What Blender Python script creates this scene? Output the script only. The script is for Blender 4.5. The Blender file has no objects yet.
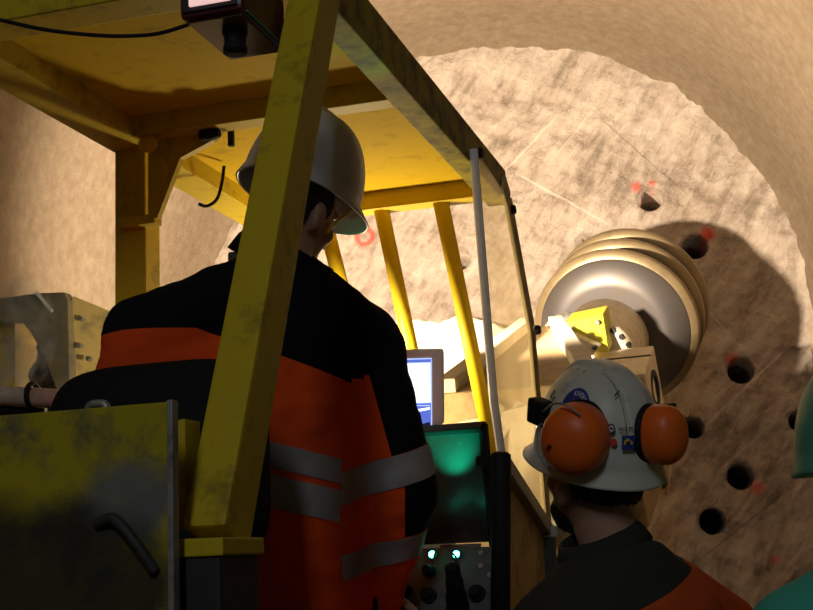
import bpy, bmesh, math, random
from mathutils import Vector, Matrix, noise
random.seed(7)
SC = bpy.context.scene
COL = SC.collection
V = Vector
PI = math.pi

# ------------------------------------------------------------------ camera
F_PX = 1300.0
pt, rl = math.radians(11.0), math.radians(2.5)
CAM = V((0, 0, 1.4))
FW = V((0, math.cos(pt), math.sin(pt)))
_r0 = V((1, 0, 0)); _u0 = _r0.cross(FW)
RT = math.cos(rl) * _r0 - math.sin(rl) * _u0
UP = math.sin(rl) * _r0 + math.cos(rl) * _u0
cd = bpy.data.cameras.new('camera'); co = bpy.data.objects.new('camera', cd); COL.objects.link(co)
cd.sensor_width = 36.0; cd.lens = F_PX * 36.0 / 813.0; cd.clip_start = 0.05
co.matrix_world = Matrix(((RT.x, UP.x, -FW.x, CAM.x), (RT.y, UP.y, -FW.y, CAM.y), (RT.z, UP.z, -FW.z, CAM.z), (0, 0, 0, 1)))
SC.camera = co

def ray(px, py): return FW + RT * ((px - 406.5) / F_PX) + UP * ((305 - py) / F_PX)
def P(px, py, d): return CAM + ray(px, py) * d            # a real point at distance d
# machine frame: u forward, v to the right, z up
ya = math.radians(16.2)
FU = V((math.sin(ya), math.cos(ya), 0)); RV = V((math.cos(ya), -math.sin(ya), 0)); ZZ = V((0, 0, 1))
def M(u, v, z): return FU * u + RV * v + ZZ * z
def on(px, py, n, c):
    d = ray(px, py); return CAM + d * ((c - CAM.dot(n)) / d.dot(n))
def onv(px, py, v): return on(px, py, RV, v)
def onu(px, py, u): return on(px, py, FU, u)
def onz(px, py, z): return on(px, py, ZZ, z)

# ------------------------------------------------------------------ materials
def mat(name, col, rough=.6, metal=0, dirt=None, dscale=6, dlo=.5, dhi=.7, damt=.7, bump=0, bscale=60, spec=.4, detail=8, var=.12, emit=None, estr=0):
    m = bpy.data.materials.new(name); m.use_nodes = True
    nt = m.node_tree; N = nt.nodes; L = nt.links
    b = N['Principled BSDF']; b.inputs['Roughness'].default_value = rough; b.inputs['Metallic'].default_value = metal
    b.inputs['Specular IOR Level'].default_value = spec
    tc = N.new('ShaderNodeTexCoord')
    n1 = N.new('ShaderNodeTexNoise'); n1.inputs['Scale'].default_value = dscale; n1.inputs['Detail'].default_value = detail; n1.inputs['Roughness'].default_value = .65
    L.new(tc.outputs['Object'], n1.inputs['Vector'])
    hv = N.new('ShaderNodeMix'); hv.data_type = 'RGBA'
    c = V(col)
    hv.inputs['A'].default_value = (*(c * (1 - var)), 1); hv.inputs['B'].default_value = (*(c * (1 + var)), 1)
    L.new(n1.outputs['Fac'], hv.inputs['Factor'])
    out = hv.outputs['Result']
    if dirt:
        n2 = N.new('ShaderNodeTexNoise'); n2.inputs['Scale'].default_value = dscale * 2.3; n2.inputs['Detail'].default_value = 10; n2.inputs['Roughness'].default_value = .7
        L.new(tc.outputs['Object'], n2.inputs['Vector'])
        r = N.new('ShaderNodeMapRange'); r.inputs['From Min'].default_value = dlo; r.inputs['From Max'].default_value = dhi; r.inputs['To Max'].default_value = damt
        L.new(n2.outputs['Fac'], r.inputs['Value'])
        mx = N.new('ShaderNodeMix'); mx.data_type = 'RGBA'; mx.inputs['B'].default_value = (*dirt, 1)
        L.new(out, mx.inputs['A']); L.new(r.outputs['Result'], mx.inputs['Factor']); out = mx.outputs['Result']
    L.new(out, b.inputs['Base Color'])
    if bump:
        n3 = N.new('ShaderNodeTexNoise'); n3.inputs['Scale'].default_value = bscale; n3.inputs['Detail'].default_value = 6
        L.new(tc.outputs['Object'], n3.inputs['Vector'])
        bp = N.new('ShaderNodeBump'); bp.inputs['Strength'].default_value = bump; bp.inputs['Distance'].default_value = .01
        L.new(n3.outputs['Fac'], bp.inputs['Height']); L.new(bp.outputs['Normal'], b.inputs['Normal'])
    if emit:
        b.inputs['Emission Color'].default_value = (*emit, 1); b.inputs['Emission Strength'].default_value = estr
    return m

MT = {}
MT['yellow'] = mat('yellow_paint', (.52, .38, .012), .6, spec=.2, dirt=(.055, .045, .02), dscale=5, dlo=.54, dhi=.72, damt=.7, bump=.08, bscale=90)
MT['grimy_shaded'] = mat('grimy_shaded_yellow_paint', (.34, .28, .02), .7, spec=.15, dirt=(.04, .042, .02), dscale=5, dlo=.42, dhi=.62, damt=.85, bump=.12, bscale=90)  # real grime, over a yellow darkened for the side the lamps miss
MT['yellow_clean'] = mat('yellow_bar_paint', (.62, .44, .012), .5, spec=.25, dirt=(.25, .16, .03), dscale=9, dlo=.58, dhi=.75, damt=.6)
MT['yellow_roof'] = mat('yellow_roof_paint', (.60, .40, .008), .75, spec=.1, dirt=(.10, .075, .02), dscale=4, dlo=.55, dhi=.75, damt=.6, bump=.05)
MT['yellow_dusty'] = mat('dusty_yellow_paint', (.46, .36, .13), .75, dirt=(.10, .09, .075), dscale=4, dlo=.5, dhi=.68, damt=.8, bump=.15)
MT['panel'] = mat('worn_yellow_panel', (.36, .29, .012), .7, spec=.15, dirt=(.06, .06, .06), dscale=2.2, dlo=.5, dhi=.62, damt=.85, bump=.06)
MT['steel'] = mat('bare_steel', (.30, .29, .27), .5, .5, dirt=(.08, .07, .06), dscale=12)
MT['grey_edge'] = mat('grey_sheet_edge', (.78, .78, .74), .5)
MT['dark'] = mat('dark_machine_paint', (.022, .021, .02), .6, dirt=(.05, .045, .04), dscale=6)
MT['black'] = mat('black_rubber', (.008, .008, .009), .7, spec=.25)
MT['seat'] = mat('black_seat_vinyl', (.007, .007, .009), .75, spec=.2, bump=.05)
MT['cream'] = mat('cream_dusty_paint', (.62, .55, .40), .7, dirt=(.30, .25, .17), dscale=6, dlo=.5, dhi=.7, damt=.6, bump=.1)
MT['tan'] = mat('tan_dusty_boom_paint', (.38, .27, .13), .75, dirt=(.18, .125, .06), dscale=5, dlo=.5, dhi=.68, damt=.6, bump=.12)
MT['lime'] = mat('lime_yellow_paint', (.52, .50, .04), .5, dirt=(.30, .27, .08), dscale=8, dlo=.55, dhi=.75, damt=.6)
MT['drum'] = mat('polished_drum_steel', (.13, .12, .115), .5, .75, dirt=(.14, .12, .09), dscale=3, dlo=.45, dhi=.7, damt=.7)
MT['ring'] = mat('worn_ring_steel', (.25, .19, .10), .4, .5, dirt=(.13, .10, .06), dscale=4, dlo=.5, dhi=.7, damt=.6)
MT['skin'] = mat('skin', (.40, .22, .15), .55, var=.08, bump=.03)
MT['hair'] = mat('dark_hair', (.012, .009, .008), .7, bump=.5, bscale=300)
MT['eye'] = mat('eye_white', (.7, .68, .64), .3)
MT['navy'] = mat('navy_black_cloth', (.0075, .0075, .011), .9, spec=.1, bump=.12, bscale=220)
MT['orange'] = mat('orange_hi_vis_cloth', (.82, .085, .012), .85, spec=.1, bump=.15, bscale=220, var=.08)
MT['tape'] = mat('grey_reflective_tape', (.30, .29, .28), .6, bump=.12, bscale=260, spec=.3)
MT['olive'] = mat('dark_grey_green_cloth', (.034, .034, .028), .9, spec=.1, bump=.12, bscale=220)
MT['orange2'] = mat('dull_orange_cloth', (.55, .085, .02), .9, spec=.1, bump=.12, bscale=220, var=.1)
MT['teal'] = mat('teal_cloth', (.06, .38, .28), .85, spec=.15, bump=.08, bscale=160, var=.06)
MT['tealhat'] = mat('teal_plastic', (.045, .33, .24), .5, var=.05)
MT['trouser'] = mat('black_trouser_cloth', (.012, .012, .016), .9, spec=.1, bump=.1, bscale=200)
MT['boot'] = mat('dark_leather', (.02, .017, .014), .6)
MT['hatwhite'] = mat('white_hat_plastic', (.62, .64, .66), .38, dirt=(.45, .45, .44), dscale=8, dlo=.55, dhi=.75, damt=.5, var=.03)
MT['hatdirty'] = mat('scuffed_white_hat_plastic', (.56, .55, .47), .42, dirt=(.25, .22, .16), dscale=9, dlo=.56, dhi=.74, damt=.6, var=.05)
MT['hatcrease_shade'] = mat('crease_shade', (.16, .15, .11), .6)  # shade of the helmet's ridge step, as a dark colour
MT['muff'] = mat('orange_ear_cup_plastic', (.78, .13, .012), .42, dirt=(.30, .07, .015), dscale=10, dlo=.58, dhi=.8, damt=.5, var=.06)
MT['red'] = mat('red_sticker', (.55, .03, .015), .5)
MT['maroon'] = mat('maroon_painted_metal', (.085, .012, .016), .4, dirt=(.03, .01, .01), dscale=8)
MT['copper'] = mat('brown_tinted_metal', (.20, .11, .045), .35, .4, dirt=(.05, .02, .015), dscale=7)
MT['tubelamp'] = mat('pale_pink_tube_lamp', (.8, .6, .58), .5, emit=(1, .62, .58), estr=.55)
MT['bezel'] = mat('beige_bezel_plastic', (.80, .76, .64), .55, var=.04)
MT['console'] = mat('console_panel_gloss', (.03, .035, .033), .32, dirt=(.09, .10, .095), dscale=14, dlo=.55, dhi=.7, damt=.5)
MT['ctrl'] = mat('grey_control_panel', (.085, .09, .085), .6, dirt=(.03, .03, .03), dscale=20)
MT['led'] = mat('green_lamp_lens', (.1, .9, .6), .3, emit=(.06, 1, .62), estr=14)
MT['blue'] = mat('blue_sticker', (.012, .035, .22), .5)
MT['yellowink'] = mat('yellow_ink', (.65, .40, .03), .6)
MT['whiteink'] = mat('white_ink', (.55, .55, .55), .6)
MT['ink'] = mat('black_ink', (.015, .015, .015), .6)
MT['pipe'] = mat('dusty_pink_pipe', (.50, .40, .30), .6, dirt=(.2, .15, .1), dscale=8)

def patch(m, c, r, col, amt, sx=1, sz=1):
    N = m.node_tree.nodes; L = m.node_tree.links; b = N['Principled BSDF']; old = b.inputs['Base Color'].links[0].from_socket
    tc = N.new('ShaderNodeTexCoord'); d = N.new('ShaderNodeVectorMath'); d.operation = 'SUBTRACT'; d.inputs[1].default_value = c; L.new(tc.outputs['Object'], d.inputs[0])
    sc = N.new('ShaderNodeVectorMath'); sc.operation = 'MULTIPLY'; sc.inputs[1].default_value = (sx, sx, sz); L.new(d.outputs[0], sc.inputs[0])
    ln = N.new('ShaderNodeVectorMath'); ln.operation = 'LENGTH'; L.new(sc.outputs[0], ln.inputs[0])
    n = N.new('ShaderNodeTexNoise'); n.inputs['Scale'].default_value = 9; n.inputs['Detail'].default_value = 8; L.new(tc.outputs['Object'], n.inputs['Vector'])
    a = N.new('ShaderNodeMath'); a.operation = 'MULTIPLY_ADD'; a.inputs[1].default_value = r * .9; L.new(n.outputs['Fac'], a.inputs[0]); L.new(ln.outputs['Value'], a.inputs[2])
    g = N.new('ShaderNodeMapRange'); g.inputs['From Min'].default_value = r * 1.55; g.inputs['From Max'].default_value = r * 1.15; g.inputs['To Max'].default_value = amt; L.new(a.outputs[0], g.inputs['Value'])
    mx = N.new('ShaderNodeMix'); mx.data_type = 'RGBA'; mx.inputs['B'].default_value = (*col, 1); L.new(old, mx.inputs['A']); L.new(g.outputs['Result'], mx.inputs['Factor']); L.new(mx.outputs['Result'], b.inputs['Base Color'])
def screen_mat(name, col, s):
    return mat(name, tuple(c * .2 for c in col), .3, emit=col, estr=s, var=0)
MT['scr_white'] = screen_mat('screen_white', (.80, .88, 1.0), 1.15)
MT['scr_blue'] = screen_mat('screen_blue', (.10, .16, .62), .8)
MT['scr_pale'] = screen_mat('screen_pale_blue', (.42, .52, .95), 1.0)
MT['scr_red'] = screen_mat('screen_red', (.75, .06, .08), .8)

def glass_mat():
    m = bpy.data.materials.new('dusty_clear_sheet'); m.use_nodes = True
    N = m.node_tree.nodes; L = m.node_tree.links; N.clear()
    o = N.new('ShaderNodeOutputMaterial'); tr = N.new('ShaderNodeBsdfTransparent'); tr.inputs['Color'].default_value = (.93, .92, .88, 1)
    df = N.new('ShaderNodeBsdfTranslucent'); df.inputs['Color'].default_value = (.75, .60, .38, 1)
    d2 = N.new('ShaderNodeBsdfDiffuse'); d2.inputs['Color'].default_value = (.55, .46, .32, 1)
    gl = N.new('ShaderNodeBsdfGlossy'); gl.inputs['Roughness'].default_value = .12
    tc = N.new('ShaderNodeTexCoord'); n = N.new('ShaderNodeTexNoise'); n.inputs['Scale'].default_value = 5; n.inputs['Detail'].default_value = 8
    mp = N.new('ShaderNodeMapping'); mp.inputs['Scale'].default_value = (1, 1, .35)
    L.new(tc.outputs['Object'], mp.inputs['Vector']); L.new(mp.outputs['Vector'], n.inputs['Vector'])
    r = N.new('ShaderNodeMapRange'); r.inputs['From Min'].default_value = .3; r.inputs['From Max'].default_value = .75; r.inputs['To Min'].default_value = .10; r.inputs['To Max'].default_value = .34
    L.new(n.outputs['Fac'], r.inputs['Value'])
    a = N.new('ShaderNodeMixShader'); a.inputs[0].default_value = .35; L.new(df.outputs[0], a.inputs[1]); L.new(d2.outputs[0], a.inputs[2])
    b = N.new('ShaderNodeMixShader'); L.new(r.outputs['Result'], b.inputs[0]); L.new(tr.outputs[0], b.inputs[1]); L.new(a.outputs[0], b.inputs[2])
    c = N.new('ShaderNodeMixShader'); c.inputs[0].default_value = .04; L.new(b.outputs[0], c.inputs[1]); L.new(gl.outputs[0], c.inputs[2])
    L.new(c.outputs[0], o.inputs['Surface'])
    return m
MT['glass'] = glass_mat()

# rock and shotcrete -------------------------------------------------
def rock_mat(name, cols, marks=(), scr=True, bump=.6, scale=1.0, lines=()):
    m = bpy.data.materials.new(name); m.use_nodes = True
    N = m.node_tree.nodes; L = m.node_tree.links; b = N['Principled BSDF']; b.inputs['Roughness'].default_value = .95; b.inputs['Specular IOR Level'].default_value = .1
    tc = N.new('ShaderNodeTexCoord')
    def noi(s, det=10, rough=.65, vec=None):
        n = N.new('ShaderNodeTexNoise'); n.inputs['Scale'].default_value = s * scale; n.inputs['Detail'].default_value = det; n.inputs['Roughness'].default_value = rough
        L.new(vec or tc.outputs['Object'], n.inputs['Vector']); return n.outputs['Fac']
    cr = N.new('ShaderNodeValToRGB'); L.new(noi(1.6), cr.inputs['Fac'])
    e = cr.color_ramp.elements; e[0].position = .32; e[0].color = (*cols[0], 1); e[1].position = .68; e[1].color = (*cols[2], 1)
    k = e.new(.5); k.color = (*cols[1], 1)
    out = cr.outputs['Color']
    h = noi(9, 12, .8)
    sm = None
    if scr:
        for ang, sc in ((48, 3.2), (-25, 3), (58, 7)):
            rot = N.new('ShaderNodeMapping'); rot.inputs['Rotation'].default_value = (0, math.radians(ang), 0)
            mp = N.new('ShaderNodeMapping'); mp.inputs['Scale'].default_value = (.5, 1, 1.7)
            L.new(tc.outputs['Object'], rot.inputs['Vector']); L.new(rot.outputs['Vector'], mp.inputs['Vector'])
            f = noi(sc, 8, .7, mp.outputs['Vector'])
            if sm is None: sm = f
            else:
                ad = N.new('ShaderNodeMath'); ad.operation = 'ADD'; L.new(sm, ad.inputs[0]); L.new(f, ad.inputs[1]); sm = ad.outputs[0]
        r = N.new('ShaderNodeMapRange'); r.inputs['From Min'].default_value = 1.36; r.inputs['From Max'].default_value = 1.72; r.inputs['To Min'].default_value = 0; r.inputs['To Max'].default_value = .75
        L.new(sm, r.inputs['Value'])
        mx = N.new('ShaderNodeMix'); mx.data_type = 'RGBA'; mx.inputs['B'].default_value = (*cols[3], 1)
        L.new(out, mx.inputs['A']); L.new(r.outputs['Result'], mx.inputs['Factor']); out = mx.outputs['Result']
        r2 = N.new('ShaderNodeMapRange'); r2.inputs['From Min'].default_value = 1.42; r2.inputs['From Max'].default_value = 1.18; r2.inputs['To Max'].default_value = .7
        L.new(sm, r2.inputs['Value'])
        mx = N.new('ShaderNodeMix'); mx.data_type = 'RGBA'; mx.inputs['B'].default_value = (*cols[4], 1)
        L.new(out, mx.inputs['A']); L.new(r2.outputs['Result'], mx.inputs['Factor']); out = mx.outputs['Result']
    jit = noi(14, 6)
    for (x, z, rr, w, amt) in marks:
        sub = N.new('ShaderNodeVectorMath'); sub.operation = 'DISTANCE'; sub.inputs[1].default_value = (x, 0, z)
        fl = N.new('ShaderNodeVectorMath'); fl.operation = 'MULTIPLY'; fl.inputs[1].default_value = (1, 0, 1)
        L.new(tc.outputs['Object'], fl.inputs[0]); L.new(fl.outputs['Vector'], sub.inputs[0])
        j = N.new('ShaderNodeMath'); j.operation = 'MULTIPLY_ADD'; j.inputs[1].default_value = .05; L.new(jit, j.inputs[0]); L.new(sub.outputs['Value'], j.inputs[2])
        s = N.new('ShaderNodeMath'); s.operation = 'SUBTRACT'; s.inputs[1].default_value = rr + .025; L.new(j.outputs[0], s.inputs[0])
        a = N.new('ShaderNodeMath'); a.operation = 'ABSOLUTE'; L.new(s.outputs[0], a.inputs[0])
        g = N.new('ShaderNodeMapRange'); g.inputs['From Min'].default_value = w; g.inputs['From Max'].default_value = w * .3; g.inputs['To Max'].default_value = amt
        L.new(a.outputs[0], g.inputs['Value'])
        mx = N.new('ShaderNodeMix'); mx.data_type = 'RGBA'; mx.inputs['B'].default_value = (.75, .10, .07, 1)
        L.new(out, mx.inputs['A']); L.new(g.outputs['Result'], mx.inputs['Factor']); out = mx.outputs['Result']
    sp = N.new('ShaderNodeSeparateXYZ'); L.new(tc.outputs['Object'], sp.inputs[0])
    for (x0, z0, x1, z1, w, c, amt) in lines:
        L0 = math.hypot(x1 - x0, z1 - z0); tx, tz = (x1 - x0) / L0, (z1 - z0) / L0
        def lin(a, bb, k):
            m1 = N.new('ShaderNodeMath'); m1.operation = 'MULTIPLY_ADD'; m1.inputs[1].default_value = a; m1.inputs[2].default_value = k; L.new(sp.outputs['X'], m1.inputs[0])
            m2 = N.new('ShaderNodeMath'); m2.operation = 'MULTIPLY_ADD'; m2.inputs[1].default_value = bb; L.new(sp.outputs['Z'], m2.inputs[0]); L.new(m1.outputs[0], m2.inputs[2])
            m3 = N.new('ShaderNodeMath'); m3.operation = 'ABSOLUTE'; L.new(m2.outputs[0], m3.inputs[0]); return m3.outputs[0]
        def msk(v, a, bb, t):
            g_ = N.new('ShaderNodeMapRange'); g_.inputs['From Min'].default_value = a; g_.inputs['From Max'].default_value = bb; g_.inputs['To Max'].default_value = t; L.new(v, g_.inputs['Value']); return g_.outputs['Result']
        A_ = msk(lin(-tz, tx, tz * x0 - tx * z0), w, w * .4, amt); B_ = msk(lin(tx, tz, -(tx * (x0 + x1) + tz * (z0 + z1)) / 2), L0 / 2, L0 / 2 - .1, 1)
        mu = N.new('ShaderNodeMath'); mu.operation = 'MULTIPLY'; L.new(A_, mu.inputs[0]); L.new(B_, mu.inputs[1])
        mx = N.new('ShaderNodeMix'); mx.data_type = 'RGBA'; mx.inputs['B'].default_value = (*c, 1); L.new(out, mx.inputs['A']); L.new(mu.outputs[0], mx.inputs['Factor']); out = mx.outputs['Result']
    L.new(out, b.inputs['Base Color'])
    bp = N.new('ShaderNodeBump'); bp.inputs['Strength'].default_value = bump; bp.inputs['Distance'].default_value = .04
    if sm is not None:
        ad = N.new('ShaderNodeMath'); ad.operation = 'ADD'; L.new(sm, ad.inputs[0]); L.new(h, ad.inputs[1]); h = ad.outputs[0]
    L.new(h, bp.inputs['Height']); L.new(bp.outputs['Normal'], b.inputs['Normal'])
    return m

# ------------------------------------------------------------------ mesh helpers
def wloc(p):
    l = V((0, 0, 0))
    while p: l = l + p.location; p = p.parent
    return l
def obj(name, bm, m, parent=None, smooth=False, loc=None, recalc=True):
    if recalc: bmesh.ops.recalc_face_normals(bm, faces=bm.faces)
    off = wloc(parent) if parent else (loc or V((0, 0, 0)))
    bmesh.ops.translate(bm, verts=bm.verts, vec=-off)
    me = bpy.data.meshes.new(name); bm.to_mesh(me); bm.free()
    for mm in (m if isinstance(m, (list, tuple)) else [m]): me.materials.append(MT[mm] if isinstance(mm, str) else mm)
    if smooth:
        for p in me.polygons: p.use_smooth = True
    o = bpy.data.objects.new(name, me); COL.objects.link(o)
    if parent: o.parent = parent
    else: o.location = off
    return o
def thing(name, label, cat, loc, group=None):
    o = bpy.data.objects.new(name, None); COL.objects.link(o); o.location = loc; o.empty_display_size = .1
    o['label'] = label; o['category'] = cat
    if group: o['group'] = group
    return o
def structure(o): o['kind'] = 'structure'; return o
def B(): return bmesh.new()
def hexa(bm, c8, bev=0):
    vs = [bm.verts.new(c) for c in c8]
    fs = [bm.faces.new([vs[i] for i in q]) for q in ((0, 1, 2, 3), (7, 6, 5, 4), (0, 4, 5, 1), (1, 5, 6, 2), (2, 6, 7, 3), (3, 7, 4, 0))]
    if bev:
        bmesh.ops.recalc_face_normals(bm, faces=fs)
        es = list({e for f in fs for e in f.edges})
        bmesh.ops.bevel(bm, geom=es, offset=bev, segments=2, affect='EDGES', profile=.6)
    return bm
def box(bm, c, ax, ay, az, hx, hy, hz, bev=0):
    X, Y, Z = ax * hx, ay * hy, az * hz
    return hexa(bm, [c - X - Y - Z, c + X - Y - Z, c + X + Y - Z, c - X + Y - Z, c - X - Y + Z, c + X - Y + Z, c + X + Y + Z, c - X + Y + Z], bev)
def beam(bm, a, b, side, w, h, bev=.004):
    t = (b - a).normalized(); s = (side - t * side.dot(t)).normalized(); n = t.cross(s)
    return box(bm, (a + b) / 2, t, s, n, (b - a).length / 2, w / 2, h / 2, bev)
def prism(bm, pts, ext, bev=0):
    k = len(pts)
    a = [bm.verts.new(p) for p in pts]; b = [bm.verts.new(p + ext) for p in pts]
    fs = [bm.faces.new(a), bm.faces.new(list(reversed(b)))] + [bm.faces.new([a[i], b[i], b[(i + 1) % k], a[(i + 1) % k]]) for i in range(k)]
    if bev:
        bmesh.ops.recalc_face_normals(bm, faces=fs)
        bmesh.ops.bevel(bm, geom=list({e for f in fs for e in f.edges}), offset=bev, segments=2, affect='EDGES', profile=.6)
    return bm
def frame(t):
    t = t.normalized(); a = V((0, 0, 1)) if abs(t.z) < .9 else V((1, 0, 0))
    s = t.cross(a).normalized(); return s, t.cross(s).normalized()
def rings(bm, rs, cap=True):
    prev = None; first = None
    for r in rs:
        vs = [bm.verts.new(p) for p in r]
        if prev:
            n = len(vs)
            for i in range(n): bm.faces.new([prev[i], prev[(i + 1) % n], vs[(i + 1) % n], vs[i]])
        else: first = vs
        prev = vs
    if cap: bm.faces.new(list(reversed(first))); bm.faces.new(prev)
    return bm
def ell(c, a, b, n=24): return [c + a * math.cos(2 * PI * i / n) + b * math.sin(2 * PI * i / n) for i in range(n)]
def tube(bm, pts, r, n=10):
    rr = r if isinstance(r, (list, tuple)) else [r] * len(pts); out = []; s0 = None
    for i, p in enumerate(pts):
        t = (pts[min(i + 1, len(pts) - 1)] - pts[max(i - 1, 0)]).normalized()
        if s0 is None: s0 = frame(t)[0]
        s0 = (s0 - t * s0.dot(t)).normalized(); out.append(ell(p, s0 * rr[i], t.cross(s0) * rr[i], n))
    return rings(bm, out)
def cap(bm, a, b, ra, rb, n=16):                       # tapered capsule
    t = (b - a); Lg = t.length
    t = t / Lg if Lg > 1e-6 else V((0, 0, 1)); s, q = frame(t); rs = []
    for k in range(1, 6):
        an = PI / 2 * k / 5.0; rs.append(ell(a - t * ra * math.cos(an), s * ra * math.sin(an), q * ra * math.sin(an), n))
    for k in range(5, 0, -1):
        an = PI / 2 * k / 5.0; rs.append(ell(b + t * rb * math.cos(an), s * rb * math.sin(an), q * rb * math.sin(an), n))
    return rings(bm, rs)
def ellipsoid(bm, c, ax, ay, az, rx, ry, rz, n=24):
    rs = []
    for k in range(1, 14):
        an = PI * k / 14.0; rs.append(ell(c - az * rz * math.cos(an), ax * rx * math.sin(an), ay * ry * math.sin(an), n))
    return rings(bm, rs)
def lathe(bm, o, ax, prof, n=48, closed=True):
    ax = ax.normalized(); s, q = frame(ax)
    return rings(bm, [ell(o + ax * t, s * r, q * r, n) for r, t in prof], closed)
def catmull(pts, n=8):
    o = []
    for i in range(len(pts) - 1):
        p0, p1, p2, p3 = pts[max(i - 1, 0)], pts[i], pts[i + 1], pts[min(i + 2, len(pts) - 1)]
        for k in range(n):
            t = k / n; o.append(.5 * ((2 * p1) + (p2 - p0) * t + (2 * p0 - 5 * p1 + 4 * p2 - p3) * t * t + (3 * p1 - p0 - 3 * p2 + p3) * t ** 3))
    o.append(pts[-1]); return o
def remesh(bm, vox, it=4, fac=.5):
    bmesh.ops.recalc_face_normals(bm, faces=bm.faces)
    me = bpy.data.meshes.new('tmp'); bm.to_mesh(me); bm.free()
    o = bpy.data.objects.new('tmp', me); COL.objects.link(o)
    r = o.modifiers.new('r', 'REMESH'); r.mode = 'VOXEL'; r.voxel_size = vox
    s = o.modifiers.new('s', 'SMOOTH'); s.iterations = it; s.factor = fac
    dg = bpy.context.evaluated_depsgraph_get(); ev = o.evaluated_get(dg)
    out = bmesh.new(); m2 = bpy.data.meshes.new_from_object(ev); out.from_mesh(m2)
    bpy.data.objects.remove(o); bpy.data.meshes.remove(me); bpy.data.meshes.remove(m2)
    return out
def wrinkle(bm, amp, sc, stretch=V((1, 1, 1)), seed=0):
    bm.normal_update()
    for v in bm.verts:
        q = V((v.co.x * stretch.x, v.co.y * stretch.y, v.co.z * stretch.z)) * sc + V((seed, seed, seed))
        v.co += v.normal * amp * (noise.noise(q) + .5 * noise.noise(q * 2.3))
    return bm

# ------------------------------------------------------------------ the tunnel
ta = math.radians(10.0)
TE = V((math.sin(ta), math.cos(ta), 0)); TX = V((math.cos(ta), -math.sin(ta), 0))
TC = P(500, 340, 9.0); TR = 2.17                     # centre of the arch at the working face
ZC = TC.z
def face_xy(px, py):
    q = on(px, py, TE, TC.dot(TE)) - TC; return q.dot(TX), q.z
HOLES = [(650, 199, 13), (586, 243, 11), (695, 246, 13), (741, 370, 13), (741, 476, 13), (713, 521, 13), (693, 427, 11), (657, 480, 10), (800, 421, 11), (459, 259, 12), (560, 120, 0)]
HL = [(*face_xy(x, y), r * 9 / F_PX) for x, y, r in HOLES if r]
MARK = [(*face_xy(365, 237), .055, .03, .8), (*face_xy(708, 234), .0, .075, .9), (*face_xy(636, 187), .0, .05, .7), (*face_xy(652, 183), .0, .035, .6),
        (*face_xy(733, 360), .0, .07, .7), (*face_xy(757, 488), .0, .06, .7), (*face_xy(775, 560), .0, .05, .6)]
PALE, DRK = (.78, .70, .58), (.20, .17, .14)
LNS = [(*face_xy(a, b_), *face_xy(c, d), w, cc, am) for a, b_, c, d, w, cc, am in ((515, 172, 612, 226, .012, PALE, .7), (500, 175, 560, 115, .010, PALE, .7), (598, 118, 690, 196, .008, DRK, .5), (690, 440, 790, 345, .012, PALE, .6),
    (668, 500, 676, 400, .009, PALE, .5), (700, 560, 800, 480, .010, DRK, .5), (555, 160, 600, 100, .009, PALE, .5), (400, 90, 445, 55, .012, DRK, .4), (700, 300, 770, 380, .008, PALE, .35), (380, 160, 440, 110, .008, PALE, .4), (720, 470, 800, 400, .010, PALE, .35))]
ledge_px = [(300, 326), (405, 325), (430, 323), (452, 326), (470, 318), (500, 326), (530, 345), (600, 420)]  # step added where the rock glares, to catch more lamplight
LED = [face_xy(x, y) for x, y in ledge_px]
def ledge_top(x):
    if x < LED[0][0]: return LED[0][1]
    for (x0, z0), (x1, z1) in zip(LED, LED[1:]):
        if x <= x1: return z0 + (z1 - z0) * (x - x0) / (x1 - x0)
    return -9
MT['rock'] = rock_mat('cut_rock_face', ((.31, .24, .185), (.45, .355, .275), (.54, .44, .345), (.72, .64, .52), (.19, .175, .12)), MARK, bump=.9, lines=LNS)
MT['pale'] = rock_mat('lamplit_rock_ledge', ((.62, .55, .40), (.74, .68, .54), (.84, .79, .66)), scr=False, bump=.5)  # strong lamplight on the ledge put into a paler rock colour
MT['shot'] = rock_mat('sprayed_concrete', ((.34, .25, .155), (.40, .305, .20), (.46, .36, .245)), scr=False, bump=1.0, scale=9)
MT['floor'] = rock_mat('muddy_tunnel_floor', ((.10, .085, .07), (.15, .13, .10), (.2, .17, .13)), scr=False, bump=.6)
bm = B(); st = .0175; nx = int(4.9 / st); nz = int((ZC + 2.4) / st)
gv = []
for j in range(nz + 1):
    row = []
    for i in range(nx + 1):
        x = -2.45 + i * st; z = -ZC + j * st; y = 0.0
        p3 = V((x, 0, z))
        dx = .05 * noise.noise(p3 * 1.1) + .035 * noise.noise(p3 * 3.1) + .024 * noise.noise(p3 * 8 + V((3, 0, 1))) + .014 * noise.noise(p3 * 21)
        sx = V((x * .8 + z * .62, 0, z * .8 - x * .62)); dx += .016 * noise.noise(V((sx.x * 1.5, 0, sx.z * 9)))
        rr = math.hypot(x, z if z > 0 else 0)
        if z > -.2 and rr > 1.75: dx += .10 * min(1, (rr - 1.75) / .4)          # the rim runs out into the lining
        y = -dx
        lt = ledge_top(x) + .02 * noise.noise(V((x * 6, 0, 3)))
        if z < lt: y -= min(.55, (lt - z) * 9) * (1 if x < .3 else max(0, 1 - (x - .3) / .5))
        row.append(bm.verts.new((x, y, z)))
    gv.append(row)
for j in range(nz):
    for i in range(nx): bm.faces.new([gv[j][i], gv[j][i + 1], gv[j + 1][i + 1], gv[j + 1][i]])
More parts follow.
